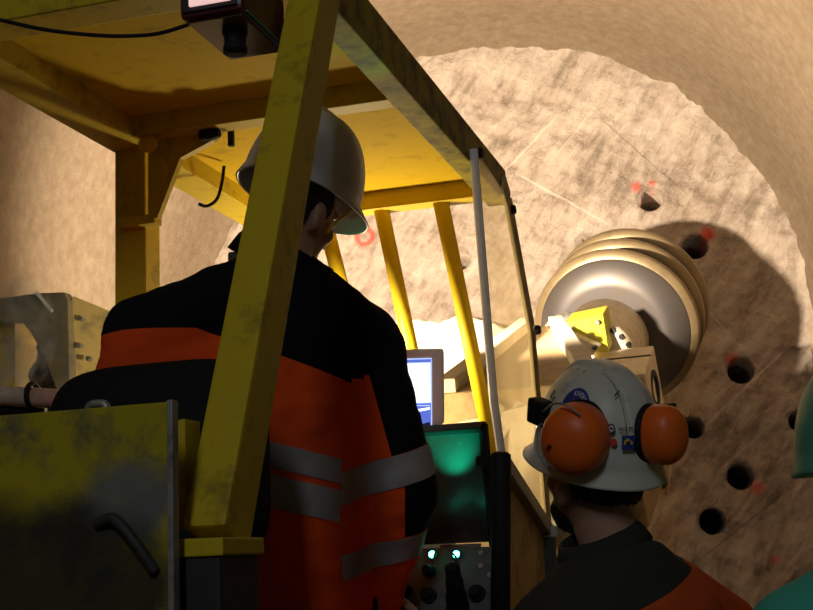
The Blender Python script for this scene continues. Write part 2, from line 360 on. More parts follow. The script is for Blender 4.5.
for hx, hz, hr_ in HL:
    near = [v for v in bm.verts if math.hypot(v.co.x - hx, v.co.z - hz) < hr_ + st * .6]
    y0 = sum(v.co.y for v in near) / len(near)
    bmesh.ops.delete(bm, geom=near, context='VERTS')
    be = [e for e in bm.edges if len(e.link_faces) == 1 and all(math.hypot(v.co.x - hx, v.co.z - hz) < hr_ + st * 4 for v in e.verts)]
    cs = [bm.verts.new((hx + hr_ * math.cos(2 * PI * k / 28) * (1 + .05 * noise.noise(V((k, hx, 0)))), y0, hz + hr_ * math.sin(2 * PI * k / 28))) for k in range(28)]
    ce = [bm.edges.new((cs[k], cs[(k + 1) % 28])) for k in range(28)]
    bmesh.ops.bridge_loops(bm, edges=be + ce)
    bk = [bm.verts.new((v.co.x, v.co.y + 1.1, v.co.z)) for v in cs]
    for k in range(28): bm.faces.new([cs[k], cs[(k + 1) % 28], bk[(k + 1) % 28], bk[k]])
    bm.faces.new(bk)
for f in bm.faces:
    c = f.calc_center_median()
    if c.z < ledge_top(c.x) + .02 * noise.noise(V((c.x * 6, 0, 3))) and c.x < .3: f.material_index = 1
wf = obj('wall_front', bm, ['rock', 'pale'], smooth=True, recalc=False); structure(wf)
wf.matrix_world = Matrix(((TX.x, TE.x, 0, TC.x), (TX.y, TE.y, 0, TC.y), (0, 0, 1, TC.z), (0, 0, 0, 1)))
# arch and side walls
def lining(name, prof):
    bm = B(); L0, L1, n = -15.0, .12, 150; prev = None
    for k in range(n + 1):
        t = L0 + (L1 - L0) * (1 - (1 - k / n) ** 1.6); row = []
        for a, z in prof:
            p = V((a, t, z)); nn = V((a, 0, max(z, 0))).normalized() if z > 0 else V((math.copysign(1, a), 0, 0))
            d = .03 * noise.noise(p * .7) + .010 * noise.noise(p * 3.5) + .005 * noise.noise(p * 11)
            d -= .16 * max(0, (t + .40) / .5) ** 2
            row.append(bm.verts.new(TC + TX * (a + nn.x * d) + TE * t + ZZ * (z + nn.z * d)))
        if prev:
            for i in range(len(row) - 1): bm.faces.new([prev[i], prev[i + 1], row[i + 1], row[i]])
        prev = row
    return structure(obj(name, bm, 'shot', smooth=True, recalc=False))
arc = lambda a0, a1, n: [(TR * math.cos(math.radians(a0 + (a1 - a0) * i / n)), TR * math.sin(math.radians(a0 + (a1 - a0) * i / n))) for i in range(n + 1)]
legR = [(TR, -ZC - .05 + (ZC + .05) * i / 30) for i in range(31)]
lining('wall_right', legR + arc(0, 20, 12)[1:]); lining('wall_left', [(-a, z) for a, z in legR] + [(-a, z) for a, z in arc(0, 20, 12)[1:]])
lining('ceiling', arc(20, 160, 90))
bm = B(); prism(bm, [TC + TX * a + TE * t - ZZ * ZC for a, t in ((-2.4, -15.2), (2.4, -15.2), (2.4, .5), (-2.4, .5))], V((0, 0, -.2)))
structure(obj('floor', bm, 'floor'))
bm = B(); prism(bm, [TC + TX * a + TE * -15 + ZZ * z for a, z in ((-2.4, -ZC), (2.4, -ZC), (2.4, 2.4), (-2.4, 2.4))], TE * -.2)
structure(obj('wall_back', bm, 'shot'))

# ------------------------------------------------------------------ the machine
mc = thing('tunnelling_machine', 'yellow tunnelling machine with open canopy cab and a round steel cutting drum on its boom', 'machine', M(2.8, -1.6, 0))
VR, VL = -.767, -1.593            # outer sides of the canopy
U0, U1 = 2.10, 3.80
ZB = 2.45                         # underside of the canopy frame
def bolt(p, n, r=.014, h=.012, parent=mc, m='steel', name='bolt'):
    bm = B(); lathe(bm, p, n, [(r, -.004), (r, h * .6), (r * .8, h)], 6); return obj(name, bm, m, parent)
bm = B(); beam(bm, M(U0, VL + .05, ZB + .06), M(U1 - .04, VL + .05, ZB + .06), RV, .10, .12); obj('canopy_side_beam', bm, 'yellow', mc)
bm = B(); beam(bm, M(U0, VR - .03, ZB + .055), M(U1, VR - .03, ZB + .055), RV, .06, .11); obj('canopy_side_beam', bm, 'grimy_shaded', mc)
bm = B(); beam(bm, M(U0 + .0, VL, ZB + .055), M(U0 + .0, VR, ZB + .055), FU, .09, .10); obj('canopy_cross_beam', bm, 'yellow', mc)
bm = B(); beam(bm, M(2.80, VL + .1, ZB + .030), M(2.80, VR - .06, ZB + .030), FU, .06, .055, .003); obj('canopy_cross_beam', bm, 'yellow', mc)
bm = B(); beam(bm, M(3.70, VL + .02, ZB + .033), M(3.70, VR - .06, ZB + .033), FU, .07, .066); obj('canopy_cross_beam', bm, 'yellow_clean', mc)
bm = B(); box(bm, M(2.43, (VL + VR) / 2 + .02, ZB + .064), FU, RV, ZZ, .39, (VR - VL) / 2 - .075, .008); obj('roof_plate', bm, 'yellow_roof', mc)
bm = B(); box(bm, M(3.28, (VL + VR) / 2 + .02, ZB + .062), FU, RV, ZZ, .46, (VR - VL) / 2 - .075, .008); obj('roof_plate', bm, 'yellow_roof', mc)
# rear-left post and its gusset
zdk = 1.0
bm = B(); beam(bm, M(2.89, VL + .05, zdk), M(2.89, VL + .05, ZB + .01), RV, .085, .08); obj('canopy_post', bm, 'yellow', mc)
bm = B(); g0 = M(2.80, VL + .03, ZB + .02)
gus = [onu(148, 128, 2.82), onu(222, 128, 2.82), onu(213, 140, 2.82), onu(180, 158, 2.82), onu(157, 218, 2.82), onu(148, 218, 2.82)]
prism(bm, gus, FU * .02); obj('gusset_plate', bm, 'yellow', mc)
bm = B(); box(bm, onu(140, 222, 2.84), RV, ZZ, FU, .05, .012, .02, .002); obj('post_sleeve', bm, 'yellow', mc)
bolt(onu(33, 82, 2.42) + RV * 0, RV, .02, .02); 
bm = B(); ellipsoid(bm, onu(148, 144, 2.78), RV, ZZ, FU, .026, .022, .02, 12); obj('yellow_cap', bm, 'yellow_clean', mc, True)
# hooks under the mid beam
bm = B(); c = onu(231, 133, 2.86); beam(bm, c + ZZ * .07, c - ZZ * .035, RV, .014, .014, .002); obj('hook', bm, 'black', mc)
bm = B(); c = onu(212, 134, 2.80); lathe(bm, c - RV * .03, RV, [(.014, 0), (.016, .03), (.011, .05)], 12); obj('plug', bm, 'black', mc)
# near post on the operator's right, leaning back into the canopy
pb = onv(216, 540, VR); ptp = onv(322, -40, VR)
pdir = (ptp - pb).normalized()
bm = B(); beam(bm, pb, ptp, RV, .064, .088, .006); obj('canopy_post', bm, 'yellow', mc)
bm = B(); box(bm, pb - RV * .02 - ZZ * .01, RV, FU, ZZ, .062, .07, .012, .003); obj('post_foot', bm, 'yellow', mc)
bm = B(); prism(bm, [pb + q for q in (RV * -.045 + ZZ * .02, RV * -.045 + ZZ * .17 - FU * .0, RV * -.085 + ZZ * .165, RV * -.085 + ZZ * .02)], FU * .05, .002); obj('foot_gusset', bm, 'yellow', mc)
bm = B(); box(bm, pb - RV * .02 - ZZ * .33, RV, FU, ZZ, .055, .065, .31, .004); obj('pedestal', bm, 'dark', mc)
# windscreen grille bars sloping forward
def gbar(px0, py0, px1, py1, r):
    a = onu(px0, py0, 3.70); v = a.dot(RV); b = onv(px1, py1, v); t = (b - a).normalized()
    bm = B(); tube(bm, [a - t * .02, b + t * .22], r, 14); obj('grille_bar', bm, 'yellow_clean', mc, True)
gbar(381, 208, 410, 345, .024); gbar(441, 203, 488, 430, .025); gbar(323, 214, 345, 300, .024); gbar(262, 218, 280, 290, .024)
# clear side sheet in its strip frame
gv_ = VR + .012
g = [onv(474, 150, gv_), onv(509, 203, gv_), onv(532, 330, gv_), onv(549, 532, gv_), onv(503, 462, gv_), onv(494, 400, gv_)]
bm = B(); prism(bm, g, RV * .006); obj('side_window', bm, 'glass', mc)
bm = B(); tube(bm, [g[0] - FU * .006, g[5] - FU * .006, g[4] - FU * .006], .012, 8); obj('window_edge', bm, 'grey_edge', mc)
for a_, b_ in ((onv(504, 186, gv_), g[1]), (g[1], g[2]), (g[2], g[3])):
    bm = B(); beam(bm, a_ - FU * .012, b_ - FU * .012, FU, .08, .012, .003); obj('window_edge', bm, 'yellow_dusty', mc)
bm = B(); beam(bm, g[4] - (g[3] - g[4]).normalized() * .02, g[3] + (g[3] - g[4]).normalized() * .03, RV, .03, .045, .004); obj('window_sill', bm, 'steel', mc)
for q in ((474, 154), (507, 210), (532, 330)): bolt(onv(q[0] + 3, q[1], gv_) + RV * .004, RV, .016, .014, m='black')
bm = B(); prism(bm, [onv(502, 478, VR - .02), onv(546, 540, VR - .02), onv(548, 700, VR - .02), onv(500, 700, VR - .02)], RV * .02, .003); obj('side_plate', bm, 'yellow_dusty', mc)
c = onv(548, 532, gv_); bm = B(); box(bm, c - ZZ * .0 + FU * .02, FU, RV, ZZ, .05, .035, .018, .004); obj('sill_bracket', bm, 'steel', mc)
bm = B(); beam(bm, c - ZZ * .02 + FU * .0, c - ZZ * .5, RV, .04, .04, .004); obj('bracket_leg', bm, 'dark', mc)
# worn side panel, nearest the camera
ptr = P(171, 402, 1.72); rc_ = V(M(2.8, -1.6, 0))
patch(MT['panel'], P(135, 500, 1.72) - rc_, .075, (.13, .135, .14), .85, 1, 1.3); patch(MT['panel'], P(40, 590, 1.75) - rc_, .16, (.02, .018, .014), .9, .7, 1.2)  # grey bare-metal scrape, then a near-black patch towards the bottom left
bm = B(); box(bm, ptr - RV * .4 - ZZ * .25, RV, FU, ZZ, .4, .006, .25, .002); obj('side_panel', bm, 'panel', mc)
bm = B(); box(bm, ptr - ZZ * .25 + RV * .002, RV, FU, ZZ, .004, .009, .252, .001); obj('panel_edge', bm, 'steel', mc)
bm = B(); tube(bm, catmull([ptr - RV * .10 - ZZ * .005 + FU * .01, ptr - RV * .105 + ZZ * .006 + FU * .01, ptr - RV * .125 + ZZ * .006 + FU * .01, ptr - RV * .13 - ZZ * .005 + FU * .01]), .006, 8); obj('lifting_eye', bm, 'steel', mc, True)
bm = B(); tube(bm, catmull([ptr + q for q in (RV * -.105 - ZZ * .155 - FU * .008, RV * -.075 - ZZ * .15 - FU * .016, RV * -.045 - ZZ * .18 - FU * .018, RV * -.02 - ZZ * .22 - FU * .008)]), .008, 8); obj('grab_handle', bm, 'dark', mc, True)
# seat
sc_ = P(155, 466, 2.36)
bm = B(); hw = .213; hh = .19; ol = []
for i in range(48):
    a = 2 * PI * i / 48; cx = math.copysign(abs(math.cos(a)) ** .45, math.cos(a)); cz = math.copysign(abs(math.sin(a)) ** .45, math.sin(a)); ol.append((cx * hw, cz * hh))
def so(x, z, y): return sc_ + RV * x + ZZ * z + FU * y
rings(bm, [[so(x * k, z * k, y) for x, z in ol] for k, y in ((.86, -.045), (.96, -.03), (1, 0), (1, .03), (.94, .05), (.8, .055))])
obj('seat_backrest', bm, 'seat', mc, True)
SEATZ = 1.25
bm = B(); box(bm, V((sc_.x, sc_.y, SEATZ - .05)) + FU * .27 + RV * .05, RV, FU, ZZ, .25, .24, .05, .03); obj('seat_cushion', bm, 'seat', mc, True)
bm = B(); box(bm, V((sc_.x, sc_.y, (SEATZ - .1 + .9) / 2)) + FU * .27 + RV * .05, RV, FU, ZZ, .16, .16, (SEATZ - .1 - .9) / 2 + .01, .01); obj('seat_pedestal', bm, 'dark', mc)
# chassis, tracks
bm = B(); box(bm, M(3.3, -1.62, .66), FU, RV, ZZ, 1.75, .62, .24, .03); obj('chassis', bm, 'dark', mc)
bm = B(); box(bm, M(3.1, -1.5, .91), FU, RV, ZZ, 1.5, .75, .015, .004); obj('deck_plate', bm, 'dark', mc)
for s in (-1, 1):
    bm = B(); pr = []
    for i in range(40):
        a = 2 * PI * i / 40; pr.append(M(3.3 + math.copysign(1.35, math.cos(a)) + .29 * math.cos(a), -1.62 + s * .62 - .17, .29 + .29 * math.sin(a)))
    prism(bm, pr, RV * .34, .0); tr = obj('crawler_track', bm, 'black', mc)
    for k in range(12):
        bm = B(); box(bm, M(2.05 + k * .225, -1.62 + s * .62, .585), FU, RV, ZZ, .05, .18, .012); obj('track_pad', bm, 'steel', tr)
# hood on the far left with its cut-out
def hp_(px, py, d=4.9): return P(px, py, d)
HU = hp_(60, 330).dot(FU)
def hd(px, py): return onu(px, py, HU)
hood = [(-90, 306), (0, 298), (38, 293), (64, 292), (68, 300), (70, 400), (69, 470), (63, 470), (58, 395), (44, 356), (30, 332), (22, 322), (-90, 318)]
bm = B(); prism(bm, [hd(*q) for q in hood], FU * .05, .004); obj('hood_front', bm, mat('grey_dusty_hood_paint', (.23, .20, .12), .8, dirt=(.13, .12, .11), dscale=4, dlo=.45, dhi=.65, damt=.8), mc)
bm = B(); prism(bm, [hd(68, 294) + FU * .03, hd(135, 326) + FU * .4, hd(135, 480) + FU * .4, hd(62, 480) + FU * .03], FU * .12 - RV * .02, .004); obj('hood_side', bm, 'yellow_dusty', mc)
bm = B(); prism(bm, [hd(-90, 306) + FU * .05 - ZZ * .02, hd(6, 312) + FU * .06, hd(6, 480) + FU * .06, hd(-90, 480) + FU * .06], FU * .3 + RV * -.1, .004); obj('hood_box', bm, 'yellow', mc)
bm = B(); beam(bm, hd(38, 293) - FU * .012, hd(54, 312) - FU * .012, RV, .012, .008, .001); obj('hood_seam', bm, 'grey_edge', mc)
for q in ((76, 317), (74, 344), (83, 357)): bolt(hd(*q) + FU * .05, -FU, .011, .02, m='steel')
bm = B(); wrl = []
for k in range(60):
    c = hd(random.uniform(26, 70), random.uniform(330, 440)) + FU * random.uniform(.12, .26); r = random.uniform(.03, .085)
    ellipsoid(bm, c, RV, FU, ZZ, r, r * .8, r * .7, 8)
bm = wrinkle(remesh(bm, .014, 1), .022, 14); obj('muck_in_hopper', bm, mat('dark_rock_muck', (.13, .12, .11), .95, dirt=(.3, .28, .26), dscale=7), mc)
mc.children[-1].name = 'muck_load'; mc.children[-1]['kind'] = 'stuff'
pp0 = P(-60, 392, 2.75); pp1 = P(58, 399, 2.75)
bm = B(); tube(bm, [pp0, pp1], .021, 14); hr = obj('handrail', bm, 'pipe', mc, True)
bm = B(); tube(bm, ell(P(33, 396, 2.75), FU * .026, ZZ * .026, 14) + [P(33, 396, 2.75) + FU * .026], .006, 6); obj('cable_tie', bm, 'black', hr)
bm = B(); tube(bm, [P(-40, 409, 2.77), P(45, 409, 2.77)], .018, 10); obj('hose', bm, 'black', mc, True)
bm = B(); beam(bm, pp1 - ZZ * .5, pp1 + ZZ * .01, RV, .03, .03, .003); obj('rail_post', bm, 'dark', mc)
vm = bpy.data.materials.new('thin_smoke'); vm.use_nodes = True; N = vm.node_tree.nodes; L = vm.node_tree.links; N.clear()
o_ = N.new('ShaderNodeOutputMaterial'); vs_ = N.new('ShaderNodeVolumeScatter'); vs_.inputs['Color'].default_value = (.8, .8, .82, 1); vs_.inputs['Anisotropy'].default_value = .2
tc_ = N.new('ShaderNodeTexCoord'); nn_ = N.new('ShaderNodeTexNoise'); nn_.inputs['Scale'].default_value = 6; nn_.inputs['Detail'].default_value = 4; nn_.inputs['Distortion'].default_value = 1.5; L.new(tc_.outputs['Object'], nn_.inputs['Vector'])
mr_ = N.new('ShaderNodeMapRange'); mr_.inputs['From Min'].default_value = .45; mr_.inputs['From Max'].default_value = .75; mr_.inputs['To Max'].default_value = 16; L.new(nn_.outputs['Fac'], mr_.inputs['Value']); L.new(mr_.outputs['Result'], vs_.inputs['Density']); L.new(vs_.outputs[0], o_.inputs['Volume'])
bm = B(); sc0 = hd(40, 345) - FU * .20; ellipsoid(bm, sc0, RV, FU, ZZ, .19, .12, .24, 24); sm_ = obj('smoke', bm, vm, None, True, loc=sc0); sm_['kind'] = 'stuff'; sm_['label'] = 'thin grey smoke drifting in front of the yellow hood'; sm_['category'] = 'smoke'
# console beside the operator
CT0 = P(404, 432, 3.0); CT1 = P(484, 426, 2.9)     # top edge overhangs towards the operator
CB0 = P(400, 546, 3.16); CB1 = P(494, 542, 3.06)
CN = (CT1 - CT0).cross(CB0 - CT0).normalized()
if CN.dot(FW) < 0: CN = -CN
bm = B(); prism(bm, [CT0, CT1, CB1, CB0], CN * .02, .002); obj('console_panel', bm, 'console', mc)
bm = B(); beam(bm, CT0 - CN * .004, CT1 - CN * .004, CN, .03, .014, .002); obj('console_lip', bm, 'black', mc)
bm = B(); beam(bm, CT1 + (CB1 - CT1) * .0 - CN * .004, CB1 - CN * .004, CN, .03, .012, .002); obj('console_lip', bm, 'black', mc)
KB0 = P(390, 549, 3.06); KB1 = P(500, 546, 2.96); KT0 = P(392, 690, 2.90); KT1 = P(506, 690, 2.80)
kn = (KB1 - KB0).cross(KT0 - KB0).normalized()
if kn.dot(FW) > 0: kn = -kn
bm = B(); prism(bm, [KB0, KB1, KT1, KT0], -kn * .03, .003); obj('control_panel', bm, 'ctrl', mc)
bm = B(); beam(bm, CB0 - CN * .012 + (CB1 - CB0) * .45, CB1 - CN * .012 - (CB1 - CB0) * .12, CN, .012, .005, .001); obj('chrome_strip', bm, 'steel', mc)
def kp(px, py): return on(px, py, kn, KB0.dot(kn))
LEDS = []
for q in ((433, 552), (457, 552)):
    c = kp(q[0], q[1] + 3) + kn * .004; LEDS.append(c + kn * .03 + ZZ * .01)
    bm = B(); ellipsoid(bm, c, *frame(kn), kn, .0085, .0085, .009, 14); l = obj('green_indicator_lamp', bm, 'led', mc, True)
    bm = B(); lathe(bm, c - kn * .004, kn, [(.0125, 0), (.0125, .006), (.009, .006)], 18); obj('lamp_collar', bm, 'black', l)
for q, r in (((430, 572), .015), ((430, 596), .018), ((478, 594), .019), ((455, 612), .018), ((408, 590), .012)):
    c = kp(*q); bm = B(); lathe(bm, c, kn, [(r, -.002), (r, .012), (r * .75, .014), (r * .7, .028), (r * .6, .03)], 24); obj('control_knob', bm, 'black', mc, False)
for q in ((481, 553), (481, 566), (490, 575)):
    c = kp(*q); bm = B(); lathe(bm, c, kn, [(.006, -.001), (.006, .004)], 10); obj('panel_screw', bm, 'steel', mc)
bm = B(); js = catmull([kp(457, 606), P(456, 596, 2.88), P(454, 580, 2.85), P(452, 566, 2.84)]); tube(bm, js, [.024] * 9 + [.02] * 8 + [.017] * (len(js) - 17), 14); obj('joystick', bm, 'black', mc, True)
bm = B(); tube(bm, catmull([kp(436, 566) + kn * .02, kp(444, 557) + kn * .05, kp(455, 556) + kn * .05, kp(461, 562) + kn * .02]), .0025, 6); obj('wire_guard', bm, 'steel', mc, True)
bm = B(); cp0 = P(500, 700, 2.84); cp1 = P(501, 452, 2.84); lathe(bm, cp0, cp1 - cp0, [(.022, 0), (.022, (cp1 - cp0).length - .006), (.015, (cp1 - cp0).length)], 20); obj('console_post', bm, 'black', mc, True)
bm = B(); beam(bm, P(480, 461, 2.91), P(500, 461, 2.86), ZZ, .022, .03, .004); obj('post_clamp', bm, 'black', mc)
kc = (KB0 + KB1) / 2; bm = B(); box(bm, V((kc.x, kc.y, .98)) + FU * .05 - ZZ * .03 + RV * 0, RV, FU, ZZ, .11, .05, .10, .01); obj('console_pedestal', bm, 'dark', mc)
kq = kc + FU * .04 - ZZ * .02
bm = B(); beam(bm, V((kc.x, kc.y, .92)) + FU * .05, kq - ZZ * .03, RV, .16, .06, .006); obj('console_column', bm, 'dark', mc)

# boom, head and drum ------------------------------------------------
DA = P(615, 331, 7.75); DB = P(631, 302, 8.25); AX = (DB - DA).normalized()
BS = AX.cross(ZZ).normalized(); BN = BS.cross(AX).normalized()       # right, up of the head
tl0 = P(438, 394, 4.5); tl1 = P(522, 328, 6.4); bt = (tl1 - tl0).normalized(); bs = bt.cross(ZZ).normalized(); bn = bs.cross(bt).normalized()
bm = B()
hexa(bm, [tl0 - bn * .8, tl0 + bs * .56 - bn * .8, tl0 + bs * .56, tl0, tl1 - bn * .95, tl1 + bs * .2 - bn * .95, tl1 + bs * .2, tl1], .012); obj('boom', bm, 'tan', mc)  # underside carried deeper so the boom shades the lower right rock
bm = B(); beam(bm, tl0 + bn * .025 + bs * .03, tl1 + bn * .025 + bs * .03, bs, .07, .05, .006); obj('boom_flange', bm, 'cream', mc)
bm = B(); beam(bm, tl0 + bs * .53 + bn * .02, tl1 + bs * .17 + bn * .02, bs, .07, .05, .006); obj('boom_flange', bm, 'cream', mc)
# rear end wall of the boom: ribs and a raised plate
bm = B(); prism(bm, [tl0 + bs * x - bn * y - bt * .001 for x, y in ((.06, .10), (.34, .05), (.56, .16), (.56, .42), (.30, .52), (.06, .40))], -bt * .04, .006); obj('boom_end_plate', bm, 'cream', mc)
for a_, b_, w_ in ((P(446, 470, 4.40), P(500, 404, 4.44), .05), (P(478, 470, 4.40), P(522, 402, 4.46), .035)):
    bm = B(); beam(bm, a_, b_, bt, .05, w_, .006); obj('boom_rib', bm, 'cream', mc)
def hbox(name, px, py, d, hs, ha, hn, m, bev=.012, par=mc, tw=0):
    c = P(px, py, d); bm = B(); r = Matrix.Rotation(tw, 3, BN); box(bm, c, r @ BS, r @ AX, BN, hs, ha, hn, bev); return obj(name, bm, m, par), c
hbA, hbB, hbC, hbD = P(529, 343, 6.30), P(539, 367, 6.25), P(568, 331, 6.85), P(556, 323, 6.92)
hv = P(546, 392, 6.32) - hbB; bm = B(); prism(bm, [hbA, hbB, hbC, hbD], hv, .012); ho = obj('head_block', bm, 'cream', mc)
hn_ = (hbB - hbA).cross(hbD - hbA).normalized(); hn_ = hn_ if hn_.z > 0 else -hn_
for a, b_ in ((.12, .3), (.12, .75), (.5, .5), (.8, .3), (.85, .8)): bolt(hbA.lerp(hbD, a).lerp(hbB.lerp(hbC, a), b_), hn_, .02, .025, ho, 'cream')
bm = B(); prism(bm, [P(565, 322, 7.08), P(603, 314, 7.08), P(609, 352, 7.02), P(574, 352, 7.0)], AX * .16, .01); ho = obj('motor_housing', bm, 'lime', mc)
for q in ((573, 328), (598, 322), (588, 336), (602, 345)): bolt(P(q[0], q[1], 7.06) , -AX, .013, .016, ho, 'steel')
bm = B(); prism(bm, [P(568, 333, 6.95), P(600, 347, 6.95), P(586, 362, 6.9), P(575, 392, 6.85), P(560, 392, 6.85)], AX * .05, .004); fp = obj('flange_plate', bm, 'cream', mc)
for q in ((573, 338), (595, 347), (586, 356), (575, 352)): bolt(P(q[0], q[1], 6.94), -AX, .013, .02, fp, 'dark')
ho, c = hbox('gearbox_cover', 625, 392, 6.95, .16, .22, .17, 'cream', .012, tw=.05)
hbox('head_shade_block', 592, 450, 7.0, .33, .42, .27, 'tan', .012)  # unseen block added to keep the floodlight off the lower right rock
bm = B(); box(bm, M(5.3, -1.05, 1.3), FU, RV, ZZ, .55, .36, .62, .03); obj('boom_shade_block', bm, 'dark', mc)  # unseen block added to stop lamp light passing under the boom
bm = B(); lathe(bm, c + BS * .155, BS, [(.105, 0), (.105, .012), (.07, .012), (.07, .004)], 28); obj('round_badge', bm, 'ink', ho)
bm = B(); beam(bm, c - BS * .16 + BN * .172 + AX * .06, c + BS * .16 + BN * .172 + AX * .06, AX, .012, .006, .001); obj('cover_seam', bm, 'dark', ho)
ho, c = hbox('hose_block', 566, 327, 7.3, .11, .10, .035, 'cream', .01); bm = B(); lathe(bm, c + BN * .03, BN, [(.055, 0), (.055, .04), (.03, .05)], 16); obj('pipe_cap', bm, 'steel', ho)
# drum: hub with bolt circle, body, three raised rings
HB = P(595, 360, 7.36)
bm = B(); lathe(bm, HB - AX * .02, AX, [(.25, -.12), (.275, -.10), (.275, 0), (.25, .02), (.25, .40)], 64); hub = obj('gear_hub', bm, 'cream', mc, True)
for k in range(28):
    a = 2 * PI * k / 28; s, q = frame(AX); p = HB - AX * .13 + (s * math.cos(a) + q * math.sin(a)) * .262
    bm = B(); lathe(bm, p + AX * .01, -AX, [(.017, 0), (.017, .02)], 6); obj('hub_bolt', bm, 'dark', hub)
bm = B(); lathe(bm, DA, AX, [(.30, -.10), (.36, -.10), (.435, -.02), (.455, .0), (.455, .06), (.43, .08), (.43, .60), (.38, .68), (.22, .74), (.05, .75)], 96)
drum = obj('cutting_drum', bm, 'drum', mc, True)
for t in (.0, .23, .46):
    bm = B(); lathe(bm, DA, AX, [(.43, t - .01), (.485, t), (.495, t + .02), (.495, t + .055), (.485, t + .075), (.43, t + .09)], 96); obj('cutter_ring', bm, 'ring', drum, True)
# front lamp on its bracket behind the operator
LP = V((-.58, 4.95, 2.50))
bm = B(); beam(bm, V((LP.x, LP.y - .12, .9)), V((LP.x, LP.y - .12, LP.z)), RV, .05, .05, .004); obj('lamp_bracket', bm, 'dark', mc)
bm = B(); box(bm, LP - V((0, .10, 0)), V((1, 0, 0)), V((0, 1, 0)), ZZ, .09, .05, .07, .01); hl = obj('floodlight', bm, 'black', mc)
bm = B(); box(bm, LP - V((0, .045, 0)), V((1, 0, 0)), V((0, 1, 0)), ZZ, .08, .004, .06, .001); obj('lens', bm, mat('floodlight_lens', (.9, .8, .6), .3, emit=(1, .8, .5), estr=6), hl)

# ------------------------------------------------------------------ loose things on the machine
mo = thing('monitor', 'beige operator monitor with bright white and blue screen standing on the console', 'monitor', P(425, 430, 3.12))
md = 3.12
m0 = [P(396, 350, md), P(444, 349, md), P(444.5, 424, md), P(396, 428, md)]
mn = (m0[1] - m0[0]).cross(m0[3] - m0[0]).normalized()
if mn.dot(FW) < 0: mn = -mn
bm = B(); prism(bm, m0, mn * .05, .008); obj('bezel', bm, 'bezel', mo)
def scr(name, pts, m, lift):
    bm = B(); prism(bm, [P(x, y, md) - mn * (.0015 + lift) for x, y in pts], mn * .0012); return bm, m, name
bm, m, n = scr('screen', [(398, 359), (431.5, 358), (432, 426), (398, 428)], 'scr_pale', 0); so_ = obj('screen', bm, m, mo)
for nm, pts, m in (('screen_page', [(400, 364), (430, 363), (430.5, 402), (400, 403)], 'scr_white'), ('screen_header', [(400, 360), (431, 359), (431, 362), (400, 363)], 'scr_blue'),
                   ('screen_footer', [(400, 404), (431, 403), (431, 425), (400, 427)], 'scr_blue'), ('screen_graph', [(400, 412), (430, 407), (430, 409.5), (400, 415)], 'scr_white'),
                   ('screen_graph', [(400, 405), (430, 405), (430, 406), (400, 406)], 'scr_pale'), ('screen_icon', [(418 + 4 * math.cos(a * PI / 6) - 4, 419 + 4 * math.sin(a * PI / 6)) for a in range(12)], 'scr_red')):
    bm, m, n = scr(nm, pts, m, .0016 if nm in ('screen_graph', 'screen_icon') else .0008); obj(nm, bm, m, so_)
bm = B(); beam(bm, P(420, 422, 3.15), P(425, 450, 3.06), RV, .05, .03, .004); obj('stand', bm, 'dark', mo)

cl = thing('cab_lamp', 'maroon box lamp with pale pink tubes hanging under the canopy rear beam', 'lamp', onz(228, 25, ZB))
lz = P(180, 18, 2.2)
L_ = RV; lu = FU
fl = P(179, 19, 2.2); lx, ly, lzv = RV, FU, ZZ; lw = .115
LH = .10; LD = .20
bm = B(); box(bm, fl + lx * lw / 2 + ly * LD / 2 + lzv * LH / 2, lx, ly, lzv, lw / 2, LD / 2, LH / 2, .01); obj('housing', bm, 'maroon', cl)
bm = B(); box(bm, fl + lx * lw / 2 + ly * (LD / 2 + .004) + lzv * -.001, lx, ly, lzv, lw / 2 - .008, LD / 2 - .012, .003, .001); obj('base_plate', bm, 'copper', cl)
bm = B(); box(bm, fl + lx * lw / 2 - ly * .001 + lzv * LH / 2, lx, ly, lzv, lw / 2 - .008, .003, LH / 2 - .008, .001); obj('recess', bm, 'ink', cl)
for h in (.022, .040): 
    bm = B(); box(bm, fl + lx * (lw * .52) - ly * .005 + lzv * h, lx, ly, lzv, lw * .33, .004, .0065, .002); obj('tube', bm, 'tubelamp', cl)
bm = B(); c = P(228, 25, 2.30); lathe(bm, fl + lx * lw * .62 + ly * .07, -lzv, [(.022, 0), (.022, .012), (.019, .014), (.019, .034), (.021, .036), (.021, .046)], 20); kb = obj('cable_gland', bm, 'black', cl, True)
bm = B(); beam(bm, fl + lx * lw + lx * .001 + lzv * .004 + ly * .02, fl + lx * lw + lx * .001 + lzv * .004 + ly * (LD - .03), lx, .003, .003, .0005); obj('teal_trim', bm, 'tealhat', cl)
hc0 = fl + lx * lw / 2 + ly * (LD - .02) + lzv * LH; bm = B(); beam(bm, hc0 - lzv * .004, V((hc0.x, hc0.y, ZB + .004)), lx, .05, .03, .003); obj('hanger', bm, 'dark', cl)

bm = B(); cab = catmull([onu(-30, 15, 2.02), onu(0, 20, 2.02), onu(47, 30, 2.02), onu(100, 35.5, 2.02), onu(140, 35.5, 2.02), onu(165, 32, 2.02), onu(196, 22, 2.02)], 8); tube(bm, cab, .004, 8)
o = obj('cable', bm, 'black', None, True, loc=cab[0]); o['label'] = 'thin black cable sagging under the canopy roof towards the maroon lamp'; o['category'] = 'cable'
bm = B(); wi = catmull([onu(224, 166, 3.2), onu(222, 182, 3.2), onu(217, 199, 3.2), onu(207, 206, 3.2), onu(199, 204, 3.2)], 6); tube(bm, wi, .005, 6)
o = obj('wire', bm, 'black', None, True, loc=wi[0]); o['label'] = 'short dark wire looped around the far left canopy beam'; o['category'] = 'wire'

